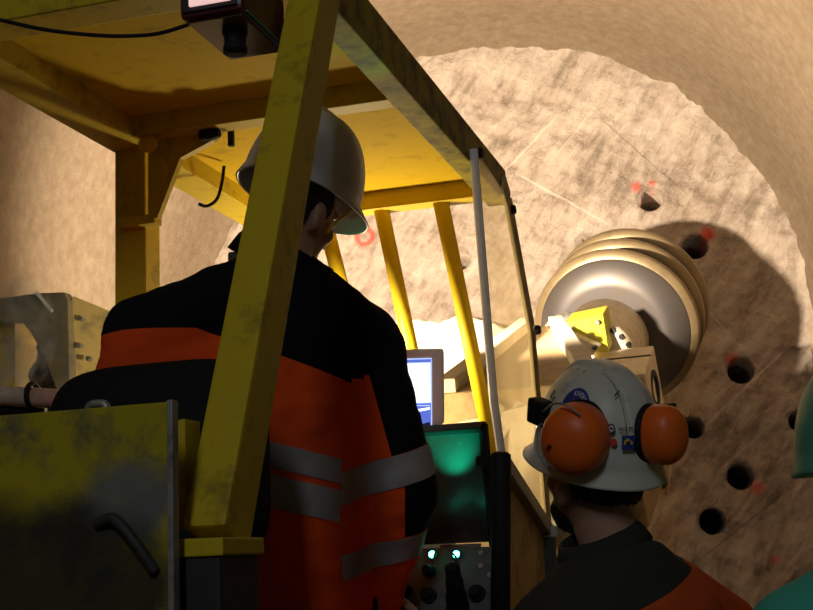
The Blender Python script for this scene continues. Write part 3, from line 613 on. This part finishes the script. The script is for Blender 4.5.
# ------------------------------------------------------------------ people
def orient(fwd, roll=0):
    f = fwd.normalized(); r = f.cross(ZZ).normalized(); u = r.cross(f)
    if roll: q = Matrix.Rotation(roll, 3, f); r = q @ r; u = q @ u
    return r, f, u
def hand(bm, w, d, pal, s):                           # palm, four fingers of unequal length, thumb
    d = d.normalized(); pal = (pal - d * pal.dot(d)).normalized(); side = d.cross(pal) * s
    for k, o_ in enumerate((-.03, -.01, .01, .03)): cap(bm, w + side * o_ * .6 + d * .01, w + d * .085 + side * o_, .017, .0135, 10)
    for k, (o_, l) in enumerate(((-.033, .062), (-.011, .078), (.011, .085), (.034, .074))):
        a = w + d * .088 + side * o_; b = a + (d * .9 + pal * .35).normalized() * l * .45; c = b + (d * .45 + pal * .9).normalized() * l * .32; e = c + (pal * .95 - d * .15).normalized() * l * .26
        cap(bm, a - d * .012, b, .0105, .0098, 10); cap(bm, b, c, .0098, .009, 10); cap(bm, c, e, .009, .0078, 10)
    a = w + d * .025 + side * .033; b = a + (side * .7 + d * .6 + pal * .3).normalized() * .045; c = b + (d * .8 + pal * .5 + side * .1).normalized() * .032
    cap(bm, a, b, .0135, .011, 10); cap(bm, b, c, .011, .009, 10)
def headmesh(bm, H, r, f, u):
    q = lambda x, y, z: H + r * x + f * y + u * z
    E_ = lambda x, y, z, a, b, c: ellipsoid(bm, q(x, y, z), r, f, u, a, b, c, 20)
    E_(0, -.008, .025, .076, .096, .088); E_(0, .022, -.035, .063, .07, .075); E_(0, .05, -.078, .038, .036, .03); E_(0, .07, -.095, .022, .018, .016)
    for s in (-1, 1):
        E_(s * .040, .062, -.022, .024, .022, .024); E_(s * .076, -.008, -.018, .009, .021, .034); E_(s * .084, -.014, -.012, .008, .019, .029); E_(s * .032, .08, .030, .024, .012, .009)
    cap(bm, q(0, .088, .012), q(0, .112, -.026), .009, .0135, 10); E_(-.012, .096, -.031, .009, .011, .008); E_(.012, .096, -.031, .009, .011, .008)
    E_(0, .089, -.056, .024, .011, .0065); E_(0, .087, -.068, .021, .011, .007)
def body(t, J, H, hf, vox=.0075):
    r, f, u = orient(*hf); bm = B(); headmesh(bm, H, r, f, u)
    cap(bm, J['neck'] - (H - J['neck']) * .25, H - u * .045 - f * .015, .066, .058, 20)
    tr = (J['sr'] - J['sl']).normalized(); up = (J['neck'] - J['pel']).normalized(); tf = up.cross(tr).normalized()
    ch = J['pel'] + (J['neck'] - J['pel']) * .72
    rings(bm, [ell(J['pel'] + (J['neck'] - J['pel']) * k, tr * a, tf * b, 24) for k, a, b in ((-.16, .11, .09), (-.08, .155, .11), (.1, .165, .115), (.35, .14, .105), (.7, .165, .12), (.86, .15, .10), (.95, .08, .07))])
    for s in 'lr':
        cap(bm, J['neck'] - up * .03, J['s' + s], .055, .055); cap(bm, J['s' + s], J['e' + s], .054, .043); cap(bm, J['e' + s], J['w' + s], .043, .031)
        d = J['w' + s] - J['e' + s]; hand(bm, J['w' + s], J.get('hd' + s, d), J.get('pal' + s, -ZZ), 1 if s == 'l' else -1)
        cap(bm, J['h' + s], J['k' + s], .085, .058); cap(bm, J['k' + s], J['a' + s], .056, .042)
    o = obj('body', remesh(bm, vox, 3, .5), 'skin', t, True)
    for s in (-1, 1):
        bm = B(); ellipsoid(bm, H + r * s * .032 + f * .079 + u * .012, r, f, u, .0125, .012, .0115, 12); obj('eye', bm, 'eye', t, True)
    return o
def hair(t, H, hf, cut=-.062, m='hair'):
    r, f, u = orient(*hf); bm = B(); ellipsoid(bm, H + f * -.012 + u * .022, r, f, u, .083, .101, .096, 32)
    ellipsoid(bm, H - f * .048 - u * .045, r, f, u, .066, .055, .06, 24)
    bm = remesh(bm, .006, 4); 
    dl = [v for v in bm.verts if ((v.co - H).dot(f) > .028 - .55 * max(0, -(v.co - H).dot(u)) and (v.co - H).dot(u) < .09) or ((v.co - H).dot(f) > -.03 and (v.co - H).dot(u) < -.01) or (v.co - H).dot(u) < cut - .035]
    bmesh.ops.delete(bm, geom=dl, context='VERTS'); return obj('hair', wrinkle(bm, .002, 60), m, t, True)
def helmet_fn(O, hf, a=.14, b=.113, h=.15, brim=.052):
    r, f, u = orient(*hf)
    def g(th, ph, off=0):
        c = math.cos(ph) ** .72; s = math.sin(ph) ** 1.05 if ph > 0 else 0
        x, y, z = b * math.sin(th) * c, a * math.cos(th) * c, h * s
        rid = max(0, 1 - (abs(x) / .026) ** 14) * min(1, max(0, (math.degrees(ph) - 16) / 8)) * .009
        n = V((x / b ** 2, y / a ** 2, z / h ** 2 + 1e-6)).normalized()
        q = V((x, y, z)) + n * (off + rid)
        return O + r * q.x + f * q.y + u * q.z
    def low(th, k):                                   # skirt and peak below the dome
        e = max(0, math.cos(th)) ** 2.2; fl = .006 + .006 * max(0, -math.cos(th))
        rad = 1 + 0 * k
        q = V((b * math.sin(th), a * math.cos(th), 0)); d = V((math.sin(th), math.cos(th), 0))
        q = q + d * (fl * k + brim * e * k) - V((0, 0, (.030 - .010 * e) * k))
        return O + r * q.x + f * q.y + u * q.z
    return g, low
def helmet(t, O, hf, m, **kw):
    g, low = helmet_fn(O, hf, **kw); bm = B(); n = 192; rs = []
    for k in (1, .85, .6, .3): rs.append([low(2 * PI * i / n, k) for i in range(n)])
    for k in range(0, 30): rs.append([g(2 * PI * i / n, PI / 2 * k / 30.0) for i in range(n)])
    prev = None
    for r_ in rs:
        vs = [bm.verts.new(p) for p in r_]
        if prev:
            for i in range(n): bm.faces.new([prev[i], prev[(i + 1) % n], vs[(i + 1) % n], vs[i]])
        prev = vs
    tp = bm.verts.new(g(0, PI / 2 - 1e-4))
    for i in range(n): bm.faces.new([prev[i], prev[(i + 1) % n], tp])
    o = obj('hard_hat', bm, m, t, True); sd = o.modifiers.new('s', 'SOLIDIFY'); sd.thickness = .004; sd.offset = -1
    return o, g, low
def sticker(par, g, th, ph, R, w, h, m, name, shape='rect', off=.0016, rot=0):
    n = 28; bm = B(); pts = []
    if shape == 'disc': pts = [(w * math.cos(2 * PI * i / n), h * math.sin(2 * PI * i / n)) for i in range(n)]
    elif shape == 'half': pts = [(w * math.cos(PI * i / n), h * math.sin(PI * i / n)) for i in range(n + 1)]
    else:
        for (x0, y0), (x1, y1) in (((-w, -h), (w, -h)), ((w, -h), (w, h)), ((w, h), (-w, h)), ((-w, h), (-w, -h))):
            pts += [(x0 + (x1 - x0) * k / 6, y0 + (y1 - y0) * k / 6) for k in range(6)]
    ca, sa = math.cos(rot), math.sin(rot)
    mp = lambda x, y, o_: g(th - (x * ca - y * sa) / R, ph + (x * sa + y * ca) / R, o_)
    outer = [bm.verts.new(mp(x, y, off)) for x, y in pts]; mid = [bm.verts.new(mp(x * .5, y * .5, off)) for x, y in pts]; c = bm.verts.new(mp(0, 0, off))
    k = len(pts)
    for i in range(k):
        j = (i + 1) % k; bm.faces.new([outer[i], outer[j], mid[j], mid[i]]); bm.faces.new([mid[i], mid[j], c])
    o = obj(name, bm, m, par, False, recalc=False); return o
def lettering(par, g, th, ph, R, txt, size, m, off=.0024, rot=0, arcr=0):
    cu = bpy.data.curves.new('t', 'FONT'); cu.body = txt; cu.size = size; cu.align_x = 'CENTER'; cu.align_y = 'CENTER'; cu.resolution_u = 3; cu.offset = size * .02
    o = bpy.data.objects.new('t', cu); COL.objects.link(o); dg = bpy.context.evaluated_depsgraph_get(); me = bpy.data.meshes.new_from_object(o.evaluated_get(dg))
    bm = B(); bm.from_mesh(me); bpy.data.objects.remove(o); bpy.data.curves.remove(cu); bpy.data.meshes.remove(me)
    ca, sa = math.cos(rot), math.sin(rot)
    for v in bm.verts:
        x, y = v.co.x, v.co.y
        if arcr: an = x / arcr; x, y = (arcr + y) * math.sin(an), (arcr + y) * math.cos(an)
        v.co = g(th - (x * ca - y * sa) / R, ph + (x * sa + y * ca) / R, off)
    return obj('lettering', bm, m, par, False, recalc=False)
def segd(p, a, b):
    d = b - a; t = max(0, min(1, (p - a).dot(d) / d.dot(d))); return (p - a - d * t).length, t
def jacket_blob(J, sc=1, hem=-.12, rs=.085, re=.078, rw=.062, wid=.19, dep=.145, belly=.05):
    bm = B(); tr = (J['sr'] - J['sl']).normalized(); up = (J['neck'] - J['pel']).normalized(); tf = up.cross(tr).normalized(); D = J['neck'] - J['pel']
    rings(bm, [ell(J['pel'] + D * k, tr * a, tf * b, 32) for k, a, b in ((hem, wid * .95, dep * .98), (.1, wid * 1.0, dep), (.35, wid, dep), (.6, wid * 1.04, dep), (.78, wid * .98, dep * .95), (.92, wid * .66, dep * .75), (1.02, .085, .085))])
    for s in 'lr':
        cap(bm, J['neck'] - up * .03, J['s' + s], .078, rs, 20); cap(bm, J['s' + s], J['e' + s], rs, re, 20); cap(bm, J['e' + s], J['w' + s], re, rw, 20)
        cap(bm, J['pel'] + D * .62, J['s' + s] - up * .03, dep * .9, rs, 20)
    return bm, tr, tf, up
def split_faces(bm, test):
    """faces of bm for which test is true, moved into a new bmesh"""
    nb = B(); mp = {}; dl = []
    for f in bm.faces:
        if test(f):
            vs = []
            for v in f.verts:
                if v.index not in mp: mp[v.index] = nb.verts.new(v.co + v.normal * .003)
                vs.append(mp[v.index])
            nb.faces.new(vs); dl.append(f)
    return nb
def legs(t, J, m, bootm, vox=.011, hr=.118):
    bm = B(); cap(bm, J['hl'], J['hr'], hr, hr, 20); cap(bm, (J['hl'] + J['hr']) / 2, (J['hl'] + J['hr']) / 2 + (J['neck'] - J['pel']) * .15, hr * 1.1, hr * 1.1, 20)
    for s in 'lr': cap(bm, J['h' + s], J['k' + s], min(.108, hr * .95), .078, 20); cap(bm, J['k' + s], J['a' + s], .076, .066, 20)
    obj('trousers', wrinkle(remesh(bm, vox, 4), .006, 12), m, t, True)
    for s in 'lr':
        fd = J['ff']; a = J['a' + s]; bm = B(); sd = fd.cross(ZZ)
        cap(bm, a + ZZ * .08, a - ZZ * .03, .058, .05); cap(bm, a - ZZ * .035 - fd * .02, a - ZZ * .045 + fd * .16, .047, .042)
        box(bm, a - ZZ * .085 + fd * .07, fd, sd, ZZ, .13, .042, .012, .008); obj('boot', remesh(bm, .009, 3), bootm, t, True)
def collar(t, c, up, tr, tf, r0, r1, h, m, name='collar', drop=.02):
    bm = B(); R_ = []
    for k, (rr, z) in enumerate(((r0 + .012, -.015), (r0 + .006, h * .4), (r1 + .005, h), (r1 - .006, h), (r0 - .008, h * .4), (r0 - .004, -.015))):
        R_.append([c + tr * rr * 1.05 * math.cos(2 * PI * i / 40) + tf * rr * math.sin(2 * PI * i / 40) + up * (z - (drop * max(0, math.sin(2 * PI * i / 40)) if z > 0 else 0)) for i in range(40)])
    prev = None; first = None
    for q in R_ + [R_[0]]:
        if q is R_[0] and first: vs = first
        else: vs = [bm.verts.new(p) for p in q]
        if first is None: first = vs
        if prev:
            for i in range(40): bm.faces.new([prev[i], prev[(i + 1) % 40], vs[(i + 1) % 40], vs[i]])
        prev = vs
    return obj(name, wrinkle(bm, .003, 14), m, t, True)
def cuts(bm, planes):
    for c, n in planes: bmesh.ops.bisect_plane(bm, geom=bm.verts[:] + bm.edges[:] + bm.faces[:], plane_co=c, plane_no=n, dist=1e-5)
    bm.normal_update(); bm.verts.index_update(); bm.faces.index_update()
def yawdir(base, deg, pitch=0):                        # base turned to the right by deg, pitched up
    b = V((base.x, base.y, 0)).normalized(); q = Matrix.Rotation(-math.radians(deg), 3, 'Z') @ b
    return (q * math.cos(math.radians(pitch)) + ZZ * math.sin(math.radians(pitch))).normalized()

# ---- the operator
opt = thing('person', 'person in white hard hat and black and orange work jacket sitting in the yellow cab', 'person', V((sc_.x + .1, sc_.y + .3, .92)))
hf = (yawdir(ray(303, 190), 36, -15), math.radians(12))
HO = P(303, 187, 2.75); r_, f_, u_ = orient(*hf); H = HO - u_ * .06
J = dict(neck=P(284, 264, 2.70), sl=P(145, 342, 2.62), sr=P(364, 350, 2.80), pel=P(283, 568, 2.80), el=P(118, 490, 2.64), er=P(401, 492, 2.80))
J['wl'] = P(165, 560, 2.95); J['wr'] = P(381, 594, 2.90)
J['hdr'] = FU * .8 - ZZ * .5; J['hdl'] = FU
tr = (J['sr'] - J['sl']).normalized()
for s, k in (('l', -1), ('r', 1)):
    J['h' + s] = J['pel'] + RV * .09 * k - ZZ * .06 + FU * .11; J['k' + s] = J['h' + s] + FU * .40 + RV * .03 * k; J['a' + s] = V((J['k' + s].x, J['k' + s].y, 1.02)) + FU * .05
J['ff'] = FU
body(opt, J, H, hf); hair(opt, H, hf, cut=-.10)
hat, g, low = helmet(opt, HO, hf, 'hatwhite', a=.142, b=.118, h=.166, brim=.04)
sticker(hat, g, PI + .78, .62, .13, .012, .011, 'red', 'red_sticker', 'disc')
bm = B(); tube(bm, catmull([low(PI / 2 - .5, .3) - (f_ * 0 + r_) * .006, H + r_ * .078 + f_ * .045 - u_ * .0, H + r_ * .074 + f_ * .035 - u_ * .03]), .004, 6); obj('chin_strap', bm, 'yellowink', hat, True)
legs(opt, J, 'trouser', 'boot', hr=.095)
bm, tr, tf, up = jacket_blob(J, wid=.20, dep=.155, rs=.09, re=.082, rw=.052, hem=-.2)
bm = wrinkle(remesh(bm, .011, 6), .010, 7, seed=3); wrinkle(bm, .004, 19, seed=9)
# cloth panels and tapes, cut along planes fixed to the garment
ua = (J['er'] - J['sr']).normalized(); fa = (J['wr'] - J['er']).normalized()
tiltl = (ZZ - RT * .03).normalized(); tilt = (ZZ + RT * .36).normalized(); o2 = P(405, 520, 2.75)                      # the jacket sits skewed by the lean
ul = (J['el'] - J['sl']).normalized()
c_y = P(195, 326, 2.55)
outer = (RT * .9 - FW * .1 + UP * .1); outer = (outer - ua * outer.dot(ua)).normalized(); oc = J['sr'] + outer * .012
def slp(px, py): return P(px, py, 2.72)
t1, t2 = slp(390, 457), slp(392, 489)
t3, t4 = slp(395, 543), slp(396, 569)
ban = ua
b1t, b1b, b2t, b2b = P(300, 448, 2.6), P(300, 473, 2.6), P(300, 480, 2.6), P(300, 513, 2.6)
b2n = (ZZ + RT * .26).normalized(); fan = (RT * .2 - UP).normalized()
apn = (RT + UP * -.05).normalized(); apc = J['sr'] - apn * .03
cuts(bm, [(apc, apn), (c_y, tiltl), (c_y, tilt), (oc, outer), (o2, RT), (t1, ban), (t2, ban), (t3, fan), (t4, fan), (b1t, b2n), (b1b, b2n), (b2t, b2n), (b2b, b2n)])
def arm_t(p):                                            # is this point on a sleeve?
    d1, q1 = segd(p, J['sr'], J['er']); d2, q2 = segd(p, J['er'], J['wr']); return min(d1, d2) < .18 and (p - apc).dot(apn) > 0
def arm_l(p):
    d1, q1 = segd(p, J['sl'], J['el']); d2, q2 = segd(p, J['el'], J['wl']); return min(d1, d2) < .115 and (p - J['sl']).dot(RT) < .06
A = {}
for f in bm.faces:
    p = f.calc_center_median()
    if arm_t(p):
        k = 1 if ((p - oc).dot(outer) < 0 and (p - J['sr']).dot(ua) > .05) else 0
        if (p - t2).dot(ban) > 0: k = 0 if (p - o2).dot(RT) > 0 else 1
        if (p - t1).dot(ban) > 0 and (p - t2).dot(ban) < 0: k = 2
        if (p - t3).dot(fan) > 0 and (p - t4).dot(fan) < 0: k = 3
        if (p - t3).dot(fan) > 0 and k != 3: k = 1
    else:
        k = 0 if ((p - c_y).dot(tilt) > 0 or (p - c_y).dot(tiltl) > 0) else 1
        if not arm_l(p):
            if (p - b1t).dot(b2n) < 0 and (p - b1b).dot(b2n) > 0: k = 4
            if (p - b2t).dot(b2n) < 0 and (p - b2b).dot(b2n) > 0: k = 5
    A[f.index] = k; f.material_index = 1 if k else 0
tapes = [split_faces(bm, lambda f, q=q: A[f.index] == q) for q in (2, 3, 4, 5)]
jk = obj('jacket', bm, ['navy', 'orange'], opt, True, recalc=False)
for tb in tapes:
    o = obj('reflective_tape', tb, 'tape', jk, True, recalc=False)
cu_ = (UP * .87 + RT * .5).normalized(); cr_ = (RT * .87 - UP * .5).normalized(); collar(opt, P(280, 269, 2.72), cu_, cr_, cu_.cross(cr_).normalized(), .100, .088, .055, 'navy', drop=0)

# ---- the worker in front of the camera
wk = thing('person', 'person in scuffed white hard hat with orange ear muffs standing behind the cab side sheet', 'person', V((.37, 2.5, 0)))
hf = (yawdir(ray(600, 450), -36, 20), math.radians(-4))
HO = P(597, 453, 2.45); r_, f_, u_ = orient(*hf); H = HO - u_ * .05
J = dict(neck=P(616, 550, 2.44), sl=P(518, 662, 2.36), sr=P(722, 628, 2.62))
nk = J['neck']; J['pel'] = V((nk.x + .02, nk.y - .0, .93))
for s, k in (('l', -1), ('r', 1)):
    ax = (J['sr'] - J['sl']).normalized(); fwd = V((-ax.y, ax.x, 0)).normalized(); a2 = V((ax.x, ax.y, 0)).normalized()
    J['e' + s] = J['s' + s] + a2 * .05 * k - ZZ * .29 - fwd * .02; J['w' + s] = J['e' + s] + fwd * .12 - ZZ * .22
    J['h' + s] = J['pel'] + a2 * .095 * k - ZZ * .02; J['k' + s] = J['h' + s] - ZZ * .42 + fwd * .02; J['a' + s] = V((J['k' + s].x, J['k' + s].y, .10))
J['ff'] = fwd
body(wk, J, H, hf); hair(wk, H, hf, cut=.01)
hat, g, low = helmet(wk, HO, hf, 'hatdirty', a=.137, b=.113, h=.168, brim=.03)
for x in (-.027, .027):
    cr_l = []
    for k in range(22):
        ph = math.radians(24 + 52 * k / 21.0); q = x / (.113 * math.cos(ph) ** .72); cr_l.append(g(PI - math.asin(max(-.95, min(.95, q))), ph, -.0003))
    bm = B(); tube(bm, cr_l, .0012, 6); obj('crease_shade_line', bm, 'hatcrease_shade', hat, True)  # dark strip painting the shade along the ridge edge
# beard along the jaw
bm = B(); ellipsoid(bm, H + f_ * .035 - u_ * .075, r_, f_, u_, .060, .062, .045, 20); ellipsoid(bm, H + f_ * .07 - u_ * .098, r_, f_, u_, .03, .025, .022, 16); obj('beard', wrinkle(remesh(bm, .006, 3), .003, 60), 'hair', wk, True)
def cup(px, py, d, out, w, h, dp):
    c = P(px, py, d); o_ = out.normalized(); s = o_.cross(u_).normalized(); n = s.cross(o_).normalized(); bm = B(); K = 40; rs = []
    def ov(k, t): return [c + o_ * t + s * w * k * math.copysign(abs(math.cos(a)) ** .94, math.cos(a)) + n * h * k * math.copysign(abs(math.sin(a)) ** .94, math.sin(a)) for a in (2 * PI * i / K for i in range(K))]
    rs = [ov(.92, -dp * .5), ov(1, -dp * .38), ov(1, -dp * .05)] + [ov(math.cos(a) ** .8, dp * .6 * math.sin(a)) for a in (.25, .5, .75, 1.0, 1.2, 1.35, 1.48)]
    rings(bm, rs); m_ = obj('ear_cup', bm, 'muff', hat, True)
    return c, o_, s, n
def cushion(c, o_, s, n, w, h, dp):
    bm = B(); K = 40
    def ov(k, t): return [c + o_ * t + s * w * k * math.cos(2 * PI * i / K) + n * h * k * math.sin(2 * PI * i / K) for i in range(K)]
    rings(bm, [ov(.8, -dp * .5 - .026), ov(1.02, -dp * .5 - .02), ov(1.05, -dp * .5 - .01), ov(.98, -dp * .5)]); obj('ear_cushion', bm, 'black', hat, True)
cR = RT * -.42 - FW * .9 - UP * .12
k1 = cup(574, 440, 2.315, cR, .060, .064, .075); cushion(*k1, .058, .062, .075)
k2 = cup(666, 435, 2.322, RT * .74 - FW * .67, .044, .054, .060); cushion(*k2, .044, .053, .052)
# arms that carry the cups, and their slot brackets
bm = B(); bc = P(541, 412, 2.43); box(bm, bc, f_, u_, r_, .026, .024, .016, .006); obj('arm_bracket', bm, 'black', hat)
bm = B(); tube(bm, catmull([bc - FW * .02, P(553, 404, 2.31), P(566, 405, 2.28), P(580, 415, 2.27)]), .0022, 6); obj('wire_arm', bm, 'steel', hat, True)
bm = B(); tube(bm, catmull([bc - FW * .02 - UP * .02, P(537, 430, 2.33), P(538, 450, 2.31), P(548, 468, 2.29)]), .0022, 6); obj('wire_arm', bm, 'steel', hat, True)
bm = B(); beam(bm, P(560, 409, 2.31), P(593, 424, 2.29), UP, .007, .010, .002); obj('cup_clip', bm, 'black', hat)
bm = B(); beam(bm, P(656, 407, 2.42), P(674, 405, 2.46), UP, .008, .012, .002); obj('cup_clip', bm, 'black', hat)
def cupg(K_, w, h, dp):
    c, o_, s, n = K_
    def q(th, ph, off):
        rr = min(.98, math.hypot(th / w, ph / h)); return c + s * th + n * ph + o_ * (dp * .6 * math.sin(math.acos(rr ** 1.25)) + off)
    return q
lettering(hat, cupg(k1, .060, .064, .075), .033, -.012, 1.0, '3M', .013, 'ink', off=.0015, rot=1.1)
# stickers and marks: find the dome angle that a pixel looks at
def aim(px, py):
    best = None; d = ray(px, py).normalized()
    for i in range(180):
        th = 2 * PI * i / 180
        for j in range(0, 45):
            ph = PI / 2 * j / 45; q = g(th, ph) - CAM
            e = (q - d * q.dot(d)).length + (.3 if (g(th, ph, .01) - g(th, ph)).dot(d) > 0 else 0)
            if best is None or e < best[0]: best = (e, th, ph)
    return best[1], best[2]
th, ph = aim(575, 410); b_ = sticker(hat, g, th, ph, .125, .036, .036, 'blue', 'blue_round_sticker', 'disc')
lettering(hat, g, th, ph, .125, 'KAISER', .0125, 'whiteink', arcr=.025, rot=-.3); 
th2, ph2 = aim(579, 408)
lettering(hat, g, th2, ph2, .125, 'POWER', .011, 'yellowink', rot=-.3)
th, ph = aim(553, 397); lettering(hat, g, th, ph, .125, '0-5', .020, 'ink', off=.0012, rot=-.6)
th, ph = aim(611, 430); s_ = sticker(hat, g, th, ph, .125, .0068, .0068, 'ink', 'round_logo', 'disc', off=.0108); sticker(hat, g, th, ph, .125, .0046, .0046, 'whiteink', 'logo_disc', 'disc', off=.0114); sticker(hat, g, th, ph - .01, .125, .0035, .003, 'ink', 'logo_peak', 'half', off=.0120)
th, ph = aim(625, 429); lettering(hat, g, th, ph, .125, 'ARGE PULS', .0072, 'ink', off=.0108)
th, ph = aim(613, 442); sticker(hat, g, th, ph, .125, .0062, .005, 'red', 'red_sticker', 'disc', off=.0108)
th, ph = aim(626, 443); s_ = sticker(hat, g, th, ph, .125, .0115, .0095, 'blue', 'square_sticker', 'rect', off=.0108)
sticker(hat, g, th, ph - .02, .125, .0078, .0078, 'yellowink', 'sun_arc', 'half', off=.0114); sticker(hat, g, th, ph - .02, .125, .0045, .0045, 'ink', 'sun_disc', 'half', off=.0120); 
for q in ((585, 372), (578, 370), (571, 370)):
    th, ph = aim(*q); sticker(hat, g, th, ph, .125, .0035, .0028, 'ink', 'vent_hole', 'disc', off=.0018)
th, ph = aim(616, 396); sticker(hat, g, th, ph, .125, .0014, .008, 'ink', 'scratch', 'rect', off=.0108, rot=-.9)
# jacket
legs(wk, J, 'trouser', 'boot')
bm, tr, tf, up = jacket_blob(J, wid=.215, dep=.145, rs=.075, re=.07, rw=.055)
bm = wrinkle(remesh(bm, .011, 6), .007, 7, seed=5)
yo = P(650, 572, 2.5); yn = (UP + RT * -.36).normalized(); yl = P(582, 605, 2.36); ln = (RT + UP * .1).normalized()
cuts(bm, [(yo, yn), (yl, ln)])
for f in bm.faces:
    p = f.calc_center_median(); f.material_index = 1 if ((p - yo).dot(yn) < 0 and (p - yl).dot(ln) > 0) else 0
obj('jacket', bm, ['olive', 'orange2'], wk, True, recalc=False)
cu_ = (UP * .93 - RT * .36).normalized(); cr_ = (RT * .93 + UP * .36).normalized(); collar(wk, P(602, 547, 2.44), cu_, cr_, cu_.cross(cr_).normalized(), .079, .070, .028, 'olive', drop=0)

# ---- the person at the right edge of the frame
tp_ = thing('person', 'person in teal jacket and teal hard hat at the right edge', 'person', V((.72, 1.95, 0)))
hf = (yawdir(FW, 8, 0), 0); HO = P(876, 452, 1.95); r_, f_, u_ = orient(*hf); H = HO - u_ * .035
nk = P(905, 548, 1.93); J = dict(neck=nk, sl=P(802, 645, 1.9), sr=P(1010, 640, 1.9), pel=V((nk.x, nk.y, .93)))
for s, k in (('l', -1), ('r', 1)):
    a2 = V((1, 0, 0)); fwd = V((0, 1, 0))
    J['e' + s] = J['s' + s] + a2 * .04 * k - ZZ * .29; J['w' + s] = J['e' + s] + fwd * .1 - ZZ * .23
    J['h' + s] = J['pel'] + a2 * .095 * k - ZZ * .02; J['k' + s] = J['h' + s] - ZZ * .42; J['a' + s] = V((J['k' + s].x, J['k' + s].y, .10))
J['ff'] = fwd
body(tp_, J, H, hf); hair(tp_, H, hf); helmet(tp_, HO, hf, 'tealhat', b=.117)
legs(tp_, J, 'trouser', 'boot')
bm, tr, tf, up = jacket_blob(J, wid=.21, dep=.14, rs=.085, re=.072, rw=.055)
obj('jacket', wrinkle(remesh(bm, .012, 6), .006, 6), 'teal', tp_, True)
collar(tp_, J['neck'] + (H - J['neck']) * .1, ZZ, tr, tf, .1, .085, .06, 'teal')

# ------------------------------------------------------------------ light
def lamp(kind, name, loc, e, col, size=.1, target=None, sy=None, spot=None, blend=.4):
    l = bpy.data.lights.new(name, kind); l.energy = e; l.color = col
    if kind == 'AREA':
        l.size = size
        if sy: l.shape = 'RECTANGLE'; l.size_y = sy
    else: l.shadow_soft_size = size
    if spot: l.spot_size = math.radians(spot); l.spot_blend = blend
    o = bpy.data.objects.new(name, l); COL.objects.link(o); o.location = loc
    if target is not None: o.rotation_euler = (target - V(loc)).to_track_quat('-Z', 'Y').to_euler()
    return o
lamp('SPOT', 'floodlight_beam', LP + V((0, .02, .0)), 1280, (1, .81, .62), .07, TC + TX * .45 + ZZ * .5, spot=140, blend=.7)
lamp('POINT', 'boom_base_lamp', P(362, 405, 4.1), 25, (1, .80, .48), .06)
lamp('AREA', 'tunnel_lamp', TC + TE * -12 + TX * .6 + ZZ * 1.5, 32, (.84, .92, 1.0), .5, P(450, 380, 2.5), 1.4)
for c in LEDS: lamp('SPOT', 'indicator_glow', c, 4.5, (0, 1, .5), .006, CT0 * .45 + CT1 * .55 + UP * .0, spot=40, blend=1)
w = bpy.data.worlds.new('world'); SC.world = w; w.use_nodes = True; w.node_tree.nodes['Background'].inputs[0].default_value = (.01, .011, .013, 1); w.node_tree.nodes['Background'].inputs[1].default_value = .3
SC.view_settings.view_transform = 'Standard'; SC.view_settings.look = 'None'; SC.view_settings.gamma = 1; SC.view_settings.exposure = .5; SC.view_settings.use_curve_mapping = False
